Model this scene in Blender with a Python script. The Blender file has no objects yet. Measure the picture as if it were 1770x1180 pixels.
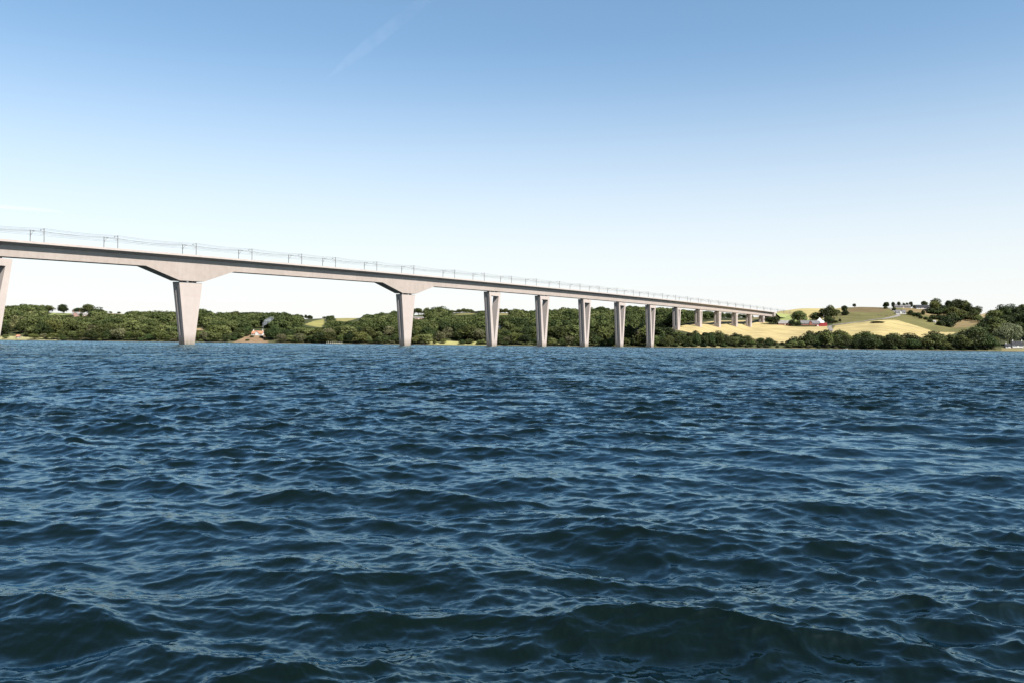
import bpy, math, random
import numpy as np
from mathutils import Vector, Matrix

random.seed(7)
rng = np.random.default_rng(7)
scene = bpy.context.scene
COL = scene.collection

# ------------------------------------------------------------------ survey data
F = 1500.0            # focal length in photo pixels (photo is 1770 wide)
EYE = 2.5             # eye height over the water, metres
ROLL = 0.011


def hor(x):           # photo row of the true horizon
    return 596.0 + ROLL * (x - 1123.0)


def zat(x, y, Y):     # height of a point seen at (x, y), Y metres out
    return EYE + (hor(x) - y) / F * Y


def xat(x, Y):
    return (x - 885.0) / F * Y


def pix(X, Y, Z):
    x = 885.0 + F * X / Y
    return x, hor(x) - (Z - EYE) * F / Y


# ------------------------------------------------------------------ helpers
def tag(o, label=None, cat=None, group=None, kind=None):
    if label: o['label'] = label
    if cat: o['category'] = cat
    if group: o['group'] = group
    if kind: o['kind'] = kind
    return o


def empty(name, loc=(0, 0, 0), rz=0.0, parent=None):
    o = bpy.data.objects.new(name, None)
    COL.objects.link(o)
    o.location = loc
    o.rotation_euler = (0, 0, rz)
    o.empty_display_size = 1.0
    if parent: o.parent = parent
    return o


class MB:
    def __init__(self):
        self.v = []
        self.f = []

    def add(self, vs, fs):
        n = len(self.v)
        self.v += [tuple(p) for p in vs]
        self.f += [tuple(i + n for i in f) for f in fs]

    def box(self, c, s, rz=0.0):
        cx, cy, cz = c
        a, b = math.cos(rz), math.sin(rz)
        vs = []
        for dz in (-.5, .5):
            for dx, dy in ((-.5, -.5), (.5, -.5), (.5, .5), (-.5, .5)):
                x, y = dx * s[0], dy * s[1]
                vs.append((cx + a * x - b * y, cy + b * x + a * y, cz + dz * s[2]))
        self.add(vs, [(3, 2, 1, 0), (4, 5, 6, 7), (0, 1, 5, 4), (1, 2, 6, 5), (2, 3, 7, 6), (3, 0, 4, 7)])

    def bar(self, p, q, r, n=6, r2=None):
        p, q = Vector(p), Vector(q)
        d = (q - p).normalized()
        a = d.orthogonal().normalized()
        b = d.cross(a)
        vs = []
        for e, rr in ((p, r), (q, r if r2 is None else r2)):
            for k in range(n):
                t = 2 * math.pi * k / n
                vs.append(e + (a * math.cos(t) + b * math.sin(t)) * rr)
        fs = [(k, (k + 1) % n, n + (k + 1) % n, n + k) for k in range(n)]
        fs += [tuple(range(n - 1, -1, -1)), tuple(range(n, 2 * n))]
        self.add(vs, fs)

    def tube(self, pts, r, n=5):
        pts = [Vector(p) for p in pts]
        vs, fs = [], []
        rs = r if isinstance(r, (list, tuple)) else [r] * len(pts)
        ref = Vector((0.13, 0.21, 0.97))
        for i, p in enumerate(pts):
            d = (pts[min(i + 1, len(pts) - 1)] - pts[max(i - 1, 0)]).normalized()
            a = d.cross(ref).normalized()
            b = d.cross(a)
            for k in range(n):
                t = 2 * math.pi * k / n
                vs.append(p + (a * math.cos(t) + b * math.sin(t)) * rs[i])
        for i in range(len(pts) - 1):
            for k in range(n):
                fs.append((i * n + k, i * n + (k + 1) % n, (i + 1) * n + (k + 1) % n, (i + 1) * n + k))
        fs += [tuple(range(n)), tuple(range((len(pts) - 1) * n + n - 1, (len(pts) - 1) * n - 1, -1))]
        self.add(vs, fs)

    def mesh(self, name, mat, smooth=False):
        me = bpy.data.meshes.new(name)
        me.from_pydata(self.v, [], self.f)
        me.materials.append(mat)
        fix_normals(me)
        if smooth:
            me.polygons.foreach_set('use_smooth', [True] * len(me.polygons))
        me.update()
        return me

    def build(self, name, mat, parent=None, smooth=False, loc=None):
        o = bpy.data.objects.new(name, self.mesh(name, mat, smooth))
        COL.objects.link(o)
        if parent: o.parent = parent
        if loc: o.location = loc
        return o


def fix_normals(me):
    import bmesh
    bm = bmesh.new()
    bm.from_mesh(me)
    bmesh.ops.recalc_face_normals(bm, faces=bm.faces)
    bm.to_mesh(me)
    bm.free()


def grid_mesh(name, co, mat, attrs=None, smooth=True):
    """co: (R, C, 3) array."""
    R, C = co.shape[:2]
    me = bpy.data.meshes.new(name)
    me.vertices.add(R * C)
    me.vertices.foreach_set('co', co.reshape(-1).astype(np.float32))
    idx = np.arange(R * C, dtype=np.int32).reshape(R, C)
    q = np.stack([idx[:-1, :-1], idx[:-1, 1:], idx[1:, 1:], idx[1:, :-1]], -1).reshape(-1)
    nf = (R - 1) * (C - 1)
    me.loops.add(nf * 4)
    me.loops.foreach_set('vertex_index', q)
    me.polygons.add(nf)
    me.polygons.foreach_set('loop_start', np.arange(0, nf * 4, 4, dtype=np.int32))
    me.polygons.foreach_set('use_smooth', np.full(nf, smooth))
    for k, a in (attrs or {}).items():
        at = me.attributes.new(k, 'FLOAT_COLOR', 'POINT')
        at.data.foreach_set('color', a.reshape(-1).astype(np.float32))
    me.materials.append(mat)
    me.update(calc_edges=True)
    me.validate()
    return me


def quads_mesh(name, co, mats):
    """co: (N, 4, 3) loose quads."""
    n = len(co)
    me = bpy.data.meshes.new(name)
    me.vertices.add(n * 4)
    me.vertices.foreach_set('co', co.reshape(-1).astype(np.float32))
    me.loops.add(n * 4)
    me.loops.foreach_set('vertex_index', np.arange(n * 4, dtype=np.int32))
    me.polygons.add(n)
    me.polygons.foreach_set('loop_start', np.arange(0, n * 4, 4, dtype=np.int32))
    for m in mats: me.materials.append(m)
    me.update(calc_edges=True)
    return me


# ------------------------------------------------------------------ materials
def new_mat(name):
    m = bpy.data.materials.new(name)
    m.use_nodes = True
    nt = m.node_tree
    return m, nt, nt.nodes['Principled BSDF']


def N(nt, t, **kw):
    n = nt.nodes.new(t)
    for k, v in kw.items():
        if k in n.inputs: n.inputs[k].default_value = v
        else: setattr(n, k, v)
    return n


def leafy(nt, b, out):
    tl = N(nt, 'ShaderNodeBsdfTranslucent')
    nt.links.new(out, tl.inputs['Color'])
    mx = N(nt, 'ShaderNodeMixShader')
    mx.inputs[0].default_value = .30
    nt.links.new(b.outputs[0], mx.inputs[1])
    nt.links.new(tl.outputs[0], mx.inputs[2])
    nt.links.new(mx.outputs[0], nt.nodes['Material Output'].inputs['Surface'])


def noise_mat(name, c1, c2, scale, rough=0.8, detail=4.0, stretch=(1, 1, 1), obj_rand=0.0, bump=0.0, lo=.35, hi=.65):
    m, nt, b = new_mat(name)
    geo = N(nt, 'ShaderNodeNewGeometry')
    mp = N(nt, 'ShaderNodeMapping')
    mp.inputs['Scale'].default_value = stretch
    nt.links.new(geo.outputs['Position'], mp.inputs['Vector'])
    no = N(nt, 'ShaderNodeTexNoise', Scale=scale, Detail=detail)
    nt.links.new(mp.outputs[0], no.inputs['Vector'])
    r = N(nt, 'ShaderNodeValToRGB')
    r.color_ramp.elements[0].position = lo
    r.color_ramp.elements[0].color = (*c1, 1)
    r.color_ramp.elements[1].position = hi
    r.color_ramp.elements[1].color = (*c2, 1)
    nt.links.new(no.outputs['Fac'], r.inputs['Fac'])
    out = r.outputs['Color']
    if obj_rand:
        oi = N(nt, 'ShaderNodeObjectInfo')
        hs = N(nt, 'ShaderNodeHueSaturation')
        a = N(nt, 'ShaderNodeMapRange')
        a.inputs['To Min'].default_value = 0.5 - .028 * obj_rand
        a.inputs['To Max'].default_value = 0.5 + .022 * obj_rand
        nt.links.new(oi.outputs['Random'], a.inputs['Value'])
        nt.links.new(a.outputs[0], hs.inputs['Hue'])
        wn = N(nt, 'ShaderNodeTexWhiteNoise', noise_dimensions='1D')
        nt.links.new(oi.outputs['Random'], wn.inputs['W'])
        c = N(nt, 'ShaderNodeMapRange')
        c.inputs['To Min'].default_value = 1 - .42 * obj_rand
        c.inputs['To Max'].default_value = 1 + .40 * obj_rand
        nt.links.new(wn.outputs['Value'], c.inputs['Value'])
        nt.links.new(c.outputs[0], hs.inputs['Value'])
        nt.links.new(out, hs.inputs['Color'])
        out = hs.outputs['Color']
    nt.links.new(out, b.inputs['Base Color'])
    if name.startswith('foliage'): leafy(nt, b, out)
    b.inputs['Roughness'].default_value = rough
    b.inputs['Specular IOR Level'].default_value = 0.12
    if bump:
        bp = N(nt, 'ShaderNodeBump', Distance=bump, Strength=1.0)
        nt.links.new(no.outputs['Fac'], bp.inputs['Height'])
        nt.links.new(bp.outputs[0], b.inputs['Normal'])
    return m


M = {}
M['leaf'] = noise_mat('foliage_broadleaf', (.032, .042, .012), (.066, .077, .023), .12, .65, 3, obj_rand=1.0)
M['leaf_dark'] = noise_mat('foliage_shore', (.014, .022, .007), (.030, .042, .012), .14, .65, 3, obj_rand=.9)
M['leaf_pale'] = noise_mat('foliage_pale', (.075, .088, .046), (.115, .128, .070), .2, .65, 3)
M['leaf_lime'] = noise_mat('foliage_lime', (.056, .070, .022), (.092, .106, .038), .2, .65, 3, obj_rand=.5)
M['leaf_olive'] = noise_mat('foliage_olive', (.050, .052, .024), (.084, .082, .042), .2, .65, 3, obj_rand=.5)
M['bark'] = noise_mat('bark', (.05, .038, .028), (.10, .08, .06), 2, .9)


def concrete(name, base, dark, rust=True):
    m, nt, b = new_mat(name)
    geo = N(nt, 'ShaderNodeNewGeometry')
    # fine cloudy mottling
    n1 = N(nt, 'ShaderNodeTexNoise', Scale=.35, Detail=6.0, Roughness=.6)
    nt.links.new(geo.outputs['Position'], n1.inputs['Vector'])
    # vertical runs of dirt: stretched in Z
    mp = N(nt, 'ShaderNodeMapping')
    mp.inputs['Scale'].default_value = (1.0, 1.0, .06)
    nt.links.new(geo.outputs['Position'], mp.inputs['Vector'])
    n2 = N(nt, 'ShaderNodeTexNoise', Scale=.8, Detail=5.0, Roughness=.65)
    nt.links.new(mp.outputs[0], n2.inputs['Vector'])
    # cast sections, each slightly different in tone
    at = N(nt, 'ShaderNodeAttribute', attribute_name='station')
    dv = N(nt, 'ShaderNodeMath', operation='MULTIPLY')
    dv.inputs[1].default_value = 1 / 11.0
    nt.links.new(at.outputs['Fac'], dv.inputs[0])
    fl = N(nt, 'ShaderNodeMath', operation='FLOOR')
    nt.links.new(dv.outputs[0], fl.inputs[0])
    wn = N(nt, 'ShaderNodeTexWhiteNoise', noise_dimensions='1D')
    nt.links.new(fl.outputs[0], wn.inputs['W'])
    a1 = N(nt, 'ShaderNodeMath', operation='MULTIPLY_ADD')
    a1.inputs[1].default_value = .32
    nt.links.new(n2.outputs['Fac'], a1.inputs[0])
    m2 = N(nt, 'ShaderNodeMath', operation='MULTIPLY')
    m2.inputs[1].default_value = .56
    nt.links.new(n1.outputs['Fac'], m2.inputs[0])
    nt.links.new(m2.outputs[0], a1.inputs[2])
    a2 = N(nt, 'ShaderNodeMath', operation='MULTIPLY_ADD')
    a2.inputs[1].default_value = .12
    nt.links.new(wn.outputs['Value'], a2.inputs[0])
    nt.links.new(a1.outputs[0], a2.inputs[2])
    r = N(nt, 'ShaderNodeValToRGB')
    r.color_ramp.elements[0].position = .36
    r.color_ramp.elements[0].color = (*dark, 1)
    r.color_ramp.elements[1].position = .62
    r.color_ramp.elements[1].color = (*base, 1)
    nt.links.new(a2.outputs[0], r.inputs['Fac'])
    out = r.outputs['Color']
    if rust:   # tide stain just above the water
        sp = N(nt, 'ShaderNodeSeparateXYZ')
        nt.links.new(geo.outputs['Position'], sp.inputs[0])
        mr = N(nt, 'ShaderNodeMapRange')
        mr.inputs['From Min'].default_value = .5
        mr.inputs['From Max'].default_value = 5.5
        mr.inputs['To Min'].default_value = 1.25
        mr.inputs['To Max'].default_value = 0
        nt.links.new(sp.outputs['Z'], mr.inputs['Value'])
        ml = N(nt, 'ShaderNodeMath', operation='MULTIPLY')
        nt.links.new(mr.outputs[0], ml.inputs[0])
        nt.links.new(n2.outputs['Fac'], ml.inputs[1])
        mx = N(nt, 'ShaderNodeMixRGB')
        mx.inputs['Color2'].default_value = (.055, .045, .026, 1)
        nt.links.new(ml.outputs[0], mx.inputs['Fac'])
        nt.links.new(out, mx.inputs['Color1'])
        out = mx.outputs[0]
    nt.links.new(out, b.inputs['Base Color'])
    b.inputs['Roughness'].default_value = .85
    b.inputs['Specular IOR Level'].default_value = .25
    return m


M['concrete'] = concrete('girder_concrete', (.190, .163, .147), (.160, .136, .121), False)
M['pier_concrete'] = concrete('pier_concrete', (.212, .184, .170), (.192, .165, .151))
M['parapet'] = concrete('parapet_concrete', (.225, .197, .182), (.192, .167, .155), False)
M['steel'] = noise_mat('galvanised_steel', (.10, .097, .093), (.14, .135, .13), 1.5, .55)
M['wire'] = noise_mat('overhead_wire', (.05, .05, .05), (.08, .08, .08), .5, .5)
M['bearing'] = noise_mat('bearing_rubber', (.02, .02, .02), (.035, .035, .035), 2, .7)
M['ballast'] = noise_mat('ballast', (.08, .075, .07), (.13, .12, .11), 1.2, .95)
M['verge'] = noise_mat('grass_verge', (.085, .10, .036), (.12, .13, .05), .15, .95)
M['road'] = noise_mat('road_surface', (.085, .08, .076), (.12, .113, .106), .3, .95)
M['white_wall'] = noise_mat('white_render', (.30, .296, .285), (.37, .362, .35), .8, .8)
M['grey_wall'] = noise_mat('grey_render', (.10, .094, .088), (.14, .133, .127), .8, .8)
M['brick'] = noise_mat('red_brick', (.11, .042, .03), (.16, .07, .048), 1.2, .9)
M['pink_wall'] = noise_mat('pinkish_brick', (.17, .105, .088), (.23, .15, .13), 1.0, .9)
M['barn_red'] = noise_mat('red_boards', (.125, .015, .017), (.165, .025, .027), .6, .7)
M['slate'] = noise_mat('grey_slate', (.055, .055, .058), (.085, .085, .088), .6, .8)
M['light_roof'] = noise_mat('pale_fibre_cement', (.095, .091, .088), (.13, .126, .122), .5, .85)
M['black_roof'] = noise_mat('black_felt', (.008, .009, .012), (.016, .017, .021), .8, .7)
M['tile'] = noise_mat('orange_clay_tile', (.17, .078, .045), (.24, .125, .08), .9, .85)
M['canvas'] = noise_mat('white_canvas', (.42, .42, .42), (.48, .48, .48), .5, .7)
M['glass'] = noise_mat('window_glass', (.02, .025, .03), (.04, .05, .06), 1, .12)
M['wood'] = noise_mat('weathered_wood', (.34, .31, .26), (.50, .47, .41), 3, .9)
M['cow'] = noise_mat('cow_hide', (.035, .022, .015), (.09, .06, .04), .7, .8)


# ------------------------------------------------------------------ terrain
def shore(x):
    return np.interp(x, [-1500, -100, 300, 700, 1123, 1400, 1770, 3300], [1000, 1008, 1030, 1042, 1055, 1070, 1084, 1120])


G_X = [-1500, -60, 0, 60, 100, 150, 200, 250, 300, 400, 480, 545, 600, 650, 700, 760, 820, 870, 950, 1040, 1100, 1140]
G_Y = [560, 544, 543, 539, 541, 541, 541.5, 545, 548, 550.5, 553, 551, 549.5, 550, 546, 541.5, 539.5, 540.5, 545, 543, 541, 542]

CTRL = []   # (px, [(Y, z)...])
for x in list(range(-1500, -60, 240)) + list(range(-60, 1145, 40)):
    s = float(shore(x))
    top = zat(x, np.interp(x, G_X, G_Y), s + 400)
    pr = [(s - 120, -14), (s - 20, -2.0), (s, 0), (s + 10, .9), (s + 22, 3.0)]
    for t in np.linspace(.1, 1, 8):
        pr.append((s + 400 * t, 3.0 + (top - 3.0) * t ** .88))
    pr += [(s + 520, top + .5), (s + 900, top - 25), (5000, top - 60)]
    CTRL.append((x, pr))


def col(x, pts, tail=-.03):
    s = float(shore(x))
    pr = [(s - 120, -14), (s - 20, -2.0), (s, 0), (s + 10, .9)]
    for Y, k, v in pts:
        pr.append((Y, v if k == 'z' else zat(x, v, Y)))
    Y, z = pr[-1]
    pr += [(Y + 150, z + 1.5), (Y + 500, z - 25), (5000, z - 60)]
    CTRL.append((x, pr))


z_, y_ = 'z', 'y'
col(1168, [(1079, z_, 5), (1104, z_, 21.5), (1180, y_, 562), (1400, y_, 552), (1600, y_, 547)])
col(1207, [(1085, z_, 5), (1130, z_, 19), (1177, y_, 565), (1260, y_, 558), (1450, y_, 553), (1600, y_, 548)])
col(1241, [(1090, z_, 6), (1150, z_, 17.5), (1249, y_, 567), (1360, y_, 555), (1500, y_, 552.5), (1650, y_, 549)])
col(1270, [(1090, z_, 5), (1150, z_, 14.5), (1317, y_, 567), (1400, y_, 556), (1550, y_, 552), (1700, y_, 549)])
col(1295, [(1100, z_, 5.5), (1200, z_, 15), (1391, y_, 567.5), (1460, y_, 556), (1560, y_, 551), (1700, y_, 549)])
col(1318, [(1100, z_, 5), (1200, y_, 584), (1330, y_, 573), (1456, y_, 559), (1530, y_, 551), (1640, y_, 547)])
col(1345, [(1100, z_, 5), (1200, y_, 586), (1300, y_, 578), (1420, y_, 564), (1500, y_, 552), (1600, y_, 543.5), (1720, y_, 537.5)])
col(1380, [(1110, z_, 5), (1200, y_, 588), (1300, y_, 579), (1420, y_, 566), (1500, y_, 557.5), (1600, y_, 546), (1760, y_, 533)])
col(1425, [(1110, z_, 5), (1200, y_, 588), (1300, y_, 579), (1420, y_, 566), (1500, y_, 558), (1600, y_, 548), (1800, y_, 532)])
col(1450, [(1110, z_, 5), (1200, y_, 588), (1320, y_, 574), (1440, y_, 560), (1550, y_, 546), (1720, y_, 532.5)])
col(1490, [(1110, z_, 5), (1200, y_, 586), (1330, y_, 570), (1450, y_, 555.5), (1560, y_, 544), (1700, y_, 530)])
col(1520, [(1110, z_, 5), (1200, y_, 585), (1330, y_, 567), (1450, y_, 553), (1560, y_, 543), (1700, y_, 531)])
col(1540, [(1110, z_, 5), (1200, y_, 586), (1330, y_, 570), (1450, y_, 553.5), (1560, y_, 543), (1680, y_, 532)])
col(1570, [(1110, z_, 5), (1200, y_, 589), (1320, y_, 575), (1440, y_, 560), (1560, y_, 545), (1680, y_, 532)])
col(1600, [(1110, z_, 5), (1200, y_, 591), (1300, y_, 582), (1420, y_, 568), (1560, y_, 546), (1690, y_, 533)])
col(1640, [(1105, z_, 5), (1200, y_, 593), (1300, y_, 585), (1420, y_, 572), (1560, y_, 553), (1700, y_, 538)])
col(1680, [(1105, z_, 5), (1200, y_, 592), (1330, y_, 578), (1450, y_, 565), (1560, y_, 555), (1700, y_, 545)])
col(1705, [(1105, z_, 5), (1200, y_, 590), (1330, y_, 575), (1450, y_, 563), (1560, y_, 552), (1760, y_, 541)])
col(1770, [(1108, z_, 4), (1200, y_, 580), (1350, y_, 560), (1500, y_, 548), (1700, y_, 543)])
col(1900, [(1110, z_, 4), (1200, y_, 580), (1350, y_, 560), (1500, y_, 546), (1700, y_, 541)])
col(3300, [(1150, z_, 4), (1300, y_, 600), (1500, y_, 580), (1800, y_, 570)])

TPX = np.concatenate([np.arange(-1500, -60, 40), np.arange(-60, 1140, 3), np.arange(1140, 1730, 1.5),
                      np.arange(1730, 1840, 3), np.arange(1840, 3301, 40)]).astype(float)
TY = np.concatenate([np.arange(905, 1000, 9), np.arange(1000, 1130, 2.5), np.arange(1130, 1760, 4.5),
                     np.arange(1760, 2400, 40), np.arange(2400, 5001, 260)]).astype(float)


def blur1(a, k, axis):
    ker = np.hanning(k + 2)[1:-1]
    ker /= ker.sum()
    pad = [(0, 0)] * a.ndim
    pad[axis] = (k // 2, k // 2)
    ap = np.pad(a, pad, mode='edge')
    out = np.zeros_like(a)
    n = a.shape[axis]
    for i, w in enumerate(ker):
        sl = [slice(None)] * a.ndim
        sl[axis] = slice(i, i + n)
        out += w * ap[tuple(sl)]
    return out


_cx = np.array([c[0] for c in CTRL], float)
_cz = np.stack([np.interp(TY, [p[0] for p in c[1]], [p[1] for p in c[1]]) for c in CTRL], 1)   # rows Y, cols ctrl
TZ = np.stack([np.interp(TPX, _cx, row) for row in _cz], 0)
# soften the kinks well behind the shoreline only
TZs = blur1(blur1(TZ, 13, 0), 21, 1)
_w = np.clip((TY[:, None] - (shore(TPX)[None, :] + 25)) / 40, 0, 1)
TZ = TZ * (1 - _w) + TZs * _w
PXg, Yg = np.meshgrid(TPX, TY)
Xg = (PXg - 885.0) / F * Yg


def vnoise(x, y, seed, octs, lam):
    r = np.random.default_rng(seed)
    out = np.zeros_like(x)
    for o in range(octs):
        for k in range(5):
            a = r.uniform(0, 2 * math.pi)
            kk = 2 * math.pi / lam * 2 ** o * r.uniform(.7, 1.3)
            out += np.sin(kk * (x * math.cos(a) + y * math.sin(a)) + r.uniform(0, 6.28)) / 2 ** o
    return out / 5


TZ += np.clip((TZ - .5) / 4, 0, 1) * vnoise(Xg, Yg, 3, 3, 90) * .9
# shoreline wobble
TZ += np.where(np.abs(TZ) < 3, vnoise(Xg, Yg, 5, 3, 40) * .35, 0)


def ground(X, Y):
    px = 885.0 + F * X / Y
    i = np.clip(np.searchsorted(TY, Y) - 1, 0, len(TY) - 2)
    j = np.clip(np.searchsorted(TPX, px) - 1, 0, len(TPX) - 2)
    a = (Y - TY[i]) / (TY[i + 1] - TY[i])
    b = (px - TPX[j]) / (TPX[j + 1] - TPX[j])
    return float((TZ[i, j] * (1 - b) + TZ[i, j + 1] * b) * (1 - a) + (TZ[i + 1, j] * (1 - b) + TZ[i + 1, j + 1] * b) * a)


def gpx(x, Y):
    """ground point at photo column x, Y metres out"""
    X = xat(x, Y)
    return X, Y, ground(X, Y)


def ghit(x, y, ymin=None):
    """first ground point seen at photo pixel (x, y)"""
    Y = ymin or float(shore(x)) + 1
    while Y < 2300:
        z = ground(xat(x, Y), Y)
        if hor(x) - (z - EYE) * F / Y <= y:
            return Vector((xat(x, Y), Y, z))
        Y += 2.0
    # above the skyline: use the skyline itself
    best = min(((hor(x) - (ground(xat(x, q), q) - EYE) * F / q), q) for q in np.arange(float(shore(x)), 2300, 8.0))
    return Vector((xat(x, best[1]), best[1], ground(xat(x, best[1]), best[1])))


def inpoly(px, py, poly):
    ins = np.zeros(px.shape, bool)
    n = len(poly)
    for i in range(n):
        x1, y1 = poly[i]
        x2, y2 = poly[(i + 1) % n]
        if y1 == y2: continue
        c = ((y1 > py) != (y2 > py)) & (px < (x2 - x1) * (py - y1) / (y2 - y1) + x1)
        ins ^= c
    return ins


WHEAT = (.54, .44, .215)
WHEAT2 = (.52, .43, .20)
OCHRE = (.46, .39, .17)
MEADOW = (.175, .165, .062)
DRY = (.27, .205, .10)
BROWN = (.19, .145, .07)
LIME = (.28, .32, .115)
FIELDS = [
    (MEADOW, [(1436, 575), (1440, 556), (1446, 543), (1465, 533), (1490, 525), (1560, 525), (1700, 530), (1700, 560), (1670, 574), (1655, 576), (1620, 575), (1556, 556), (1500, 556)]),
    (LIME, [(1340, 541.5), (1372, 545), (1398, 549), (1398, 556), (1345, 556)]),
    (OCHRE, [(1338, 541), (1350, 532), (1400, 524), (1462, 524), (1462, 535), (1446, 543), (1440, 552), (1395, 552), (1396, 548), (1370, 544.5)]),
    (BROWN, [(1468, 533.5), (1490, 528), (1533, 529), (1536, 534), (1522, 540.5), (1490, 539.5), (1470, 540.5), (1462, 537)]),
    (DRY, [(1560, 532), (1580, 526), (1650, 530), (1640, 548), (1600, 545), (1572, 541), (1560, 538)]),
    (DRY, [(1652, 552), (1672, 549), (1692, 553), (1694, 558), (1670, 566), (1646, 567)]),
    ((.42, .33, .19), [(1684, 538), (1704, 536), (1704, 549), (1690, 553), (1684, 545)]),
    (WHEAT, [(1140, 592), (1143, 574.5), (1165, 565.5), (1200, 559), (1240, 554.5), (1300, 553.5), (1322, 557), (1345, 561.5), (1372, 564.5), (1405, 565), (1430, 563.5), (1437, 575), (1437, 596), (1140, 598)]),
    (WHEAT2, [(1438, 596), (1438, 572), (1443, 563), (1470, 559), (1510, 554.5), (1536, 552.8), (1550, 553.5), (1570, 559), (1592, 566), (1617, 573.5), (1630, 574), (1652, 574.5), (1640, 582), (1615, 597)]),
    # left side clearings
    (LIME, [(82, 545), (98, 538.5), (127, 536), (127, 543.5), (104, 545)]),
    ((.36, .31, .15), [(184, 543.5), (186, 536), (214, 536), (214, 543.5)]),
    ((.34, .32, .11), [(526, 561), (540, 555.5), (560, 551.5), (561, 557), (555, 566), (545, 565)]),
    ((.33, .30, .115), [(580, 555), (584, 546), (620, 546), (616, 551), (600, 556)]),
    ((.25, .23, .095), [(783, 545), (795, 542), (820, 541.5), (818, 544)]),
    ((.26, .24, .1), [(861, 545), (862, 541.5), (877, 541.5), (877, 545)]),
    ((.40, .29, .17), [(337, 571), (337, 567.5), (351, 567.5), (351, 571)]),
    ((.24, .20, .09), [(1300, 552), (1300, 545), (1318, 544.5), (1318, 551)]),
    ((.31, .215, .13), [(398, 592), (415, 587), (424, 579.5), (440, 576.5), (456, 577), (463, 584), (464, 592)]),
]
FIELDS = [(tuple(.365 * q for q in c), p) for c, p in FIELDS]
_px, _py = pix(Xg, Yg, TZ)
vis = np.zeros(TZ.shape + (4,), np.float32)
nz = vnoise(Xg, Yg, 11, 4, 60)
base = np.array([.026, .030, .012])
vis[..., :3] = base * (1 + .25 * nz[..., None])
vis[..., 3] = 0
wob = vnoise(Xg, Yg, 21, 2, 25)
for c, poly in FIELDS:
    m = inpoly(_px + wob * .5, _py + wob * .15, poly) & (Yg > shore(PXg) + (8 if c is FIELDS[-1][0] else 62)) & (Yg < 2200)
    vis[m, :3] = c
    vis[m, 3] = 1.0
# the narrow beach and the reed grass on the bank
b = (TZ < .3)
vis[b, :3] = np.array([.085, .07, .05])
bank = (TZ >= .3) & (Yg < shore(PXg) + 24)
g = np.clip(.5 + nz * .8, 0, 1)[..., None]
vis[bank, :3] = (np.array([.028, .033, .013]) * (1 - g) + np.array([.06, .058, .026]) * g)[bank]
for a0, a1, c in ((-60, 108, (.27, .26, .13)), (735, 842, (.27, .26, .11)), (955, 985, (.22, .21, .1)), (1185, 1245, (.20, .18, .09)), (1730, 1800, (.17, .15, .075))):
    k = (PXg > a0) & (PXg < a1) & (Yg < shore(PXg) + 26) & (TZ > .25)
    vis[k, :3] = np.array(c) * .55
mk = inpoly(_px, _py, FIELDS[-1][1]) & (TZ > .3)
vis[mk, :3] = FIELDS[-1][0]

mt, nt, bs = new_mat('land_cover')
at = N(nt, 'ShaderNodeAttribute', attribute_name='cover')
geo = N(nt, 'ShaderNodeNewGeometry')
n1 = N(nt, 'ShaderNodeTexNoise', Scale=.035, Detail=8.0, Roughness=.65)
nt.links.new(geo.outputs['Position'], n1.inputs['Vector'])
# drilled crop rows: thin bands across the fields
mp = N(nt, 'ShaderNodeMapping')
mp.inputs['Scale'].default_value = (.018, .12, .03)
mp.inputs['Rotation'].default_value = (0, 0, math.radians(24))
nt.links.new(geo.outputs['Position'], mp.inputs['Vector'])
n2 = N(nt, 'ShaderNodeTexNoise', Scale=1.0, Detail=5.0, Roughness=.6)
nt.links.new(mp.outputs[0], n2.inputs['Vector'])
ad = N(nt, 'ShaderNodeMath', operation='ADD')
nt.links.new(n1.outputs['Fac'], ad.inputs[0])
nt.links.new(n2.outputs['Fac'], ad.inputs[1])
mr = N(nt, 'ShaderNodeMapRange')
mr.inputs['From Min'].default_value = .7
mr.inputs['From Max'].default_value = 1.3
mr.inputs['To Min'].default_value = .66
mr.inputs['To Max'].default_value = 1.2
nt.links.new(ad.outputs[0], mr.inputs['Value'])
vm = N(nt, 'ShaderNodeVectorMath', operation='SCALE')
nt.links.new(at.outputs['Color'], vm.inputs[0])
mp2 = N(nt, 'ShaderNodeMapping')
mp2.inputs['Rotation'].default_value = (0, 0, math.radians(-38))
nt.links.new(geo.outputs['Position'], mp2.inputs['Vector'])
wv = N(nt, 'ShaderNodeTexWave', Scale=.0165, Distortion=3.5)
wv.inputs['Detail'].default_value = 1.0
wv.inputs['Detail Scale'].default_value = .15
nt.links.new(mp2.outputs[0], wv.inputs['Vector'])
tr = N(nt, 'ShaderNodeMapRange')
tr.inputs['From Min'].default_value = 0
tr.inputs['From Max'].default_value = .06
tr.inputs['To Min'].default_value = .80
tr.inputs['To Max'].default_value = 1.0
nt.links.new(wv.outputs['Fac'], tr.inputs['Value'])
tm = N(nt, 'ShaderNodeMath', operation='MULTIPLY')
nt.links.new(mr.outputs[0], tm.inputs[0])
nt.links.new(tr.outputs[0], tm.inputs[1])
nt.links.new(tm.outputs[0], vm.inputs['Scale'])
nt.links.new(vm.outputs[0], bs.inputs['Base Color'])
bs.inputs['Roughness'].default_value = .95
bs.inputs['Specular IOR Level'].default_value = .1
terr = bpy.data.objects.new('terrain', grid_mesh('terrain', np.stack([Xg, Yg, TZ], -1), mt, {'cover': vis}))
COL.objects.link(terr)
tag(terr, 'far shore of low hills with woods, meadows and ripe wheat fields', 'hills', kind='structure')

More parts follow.
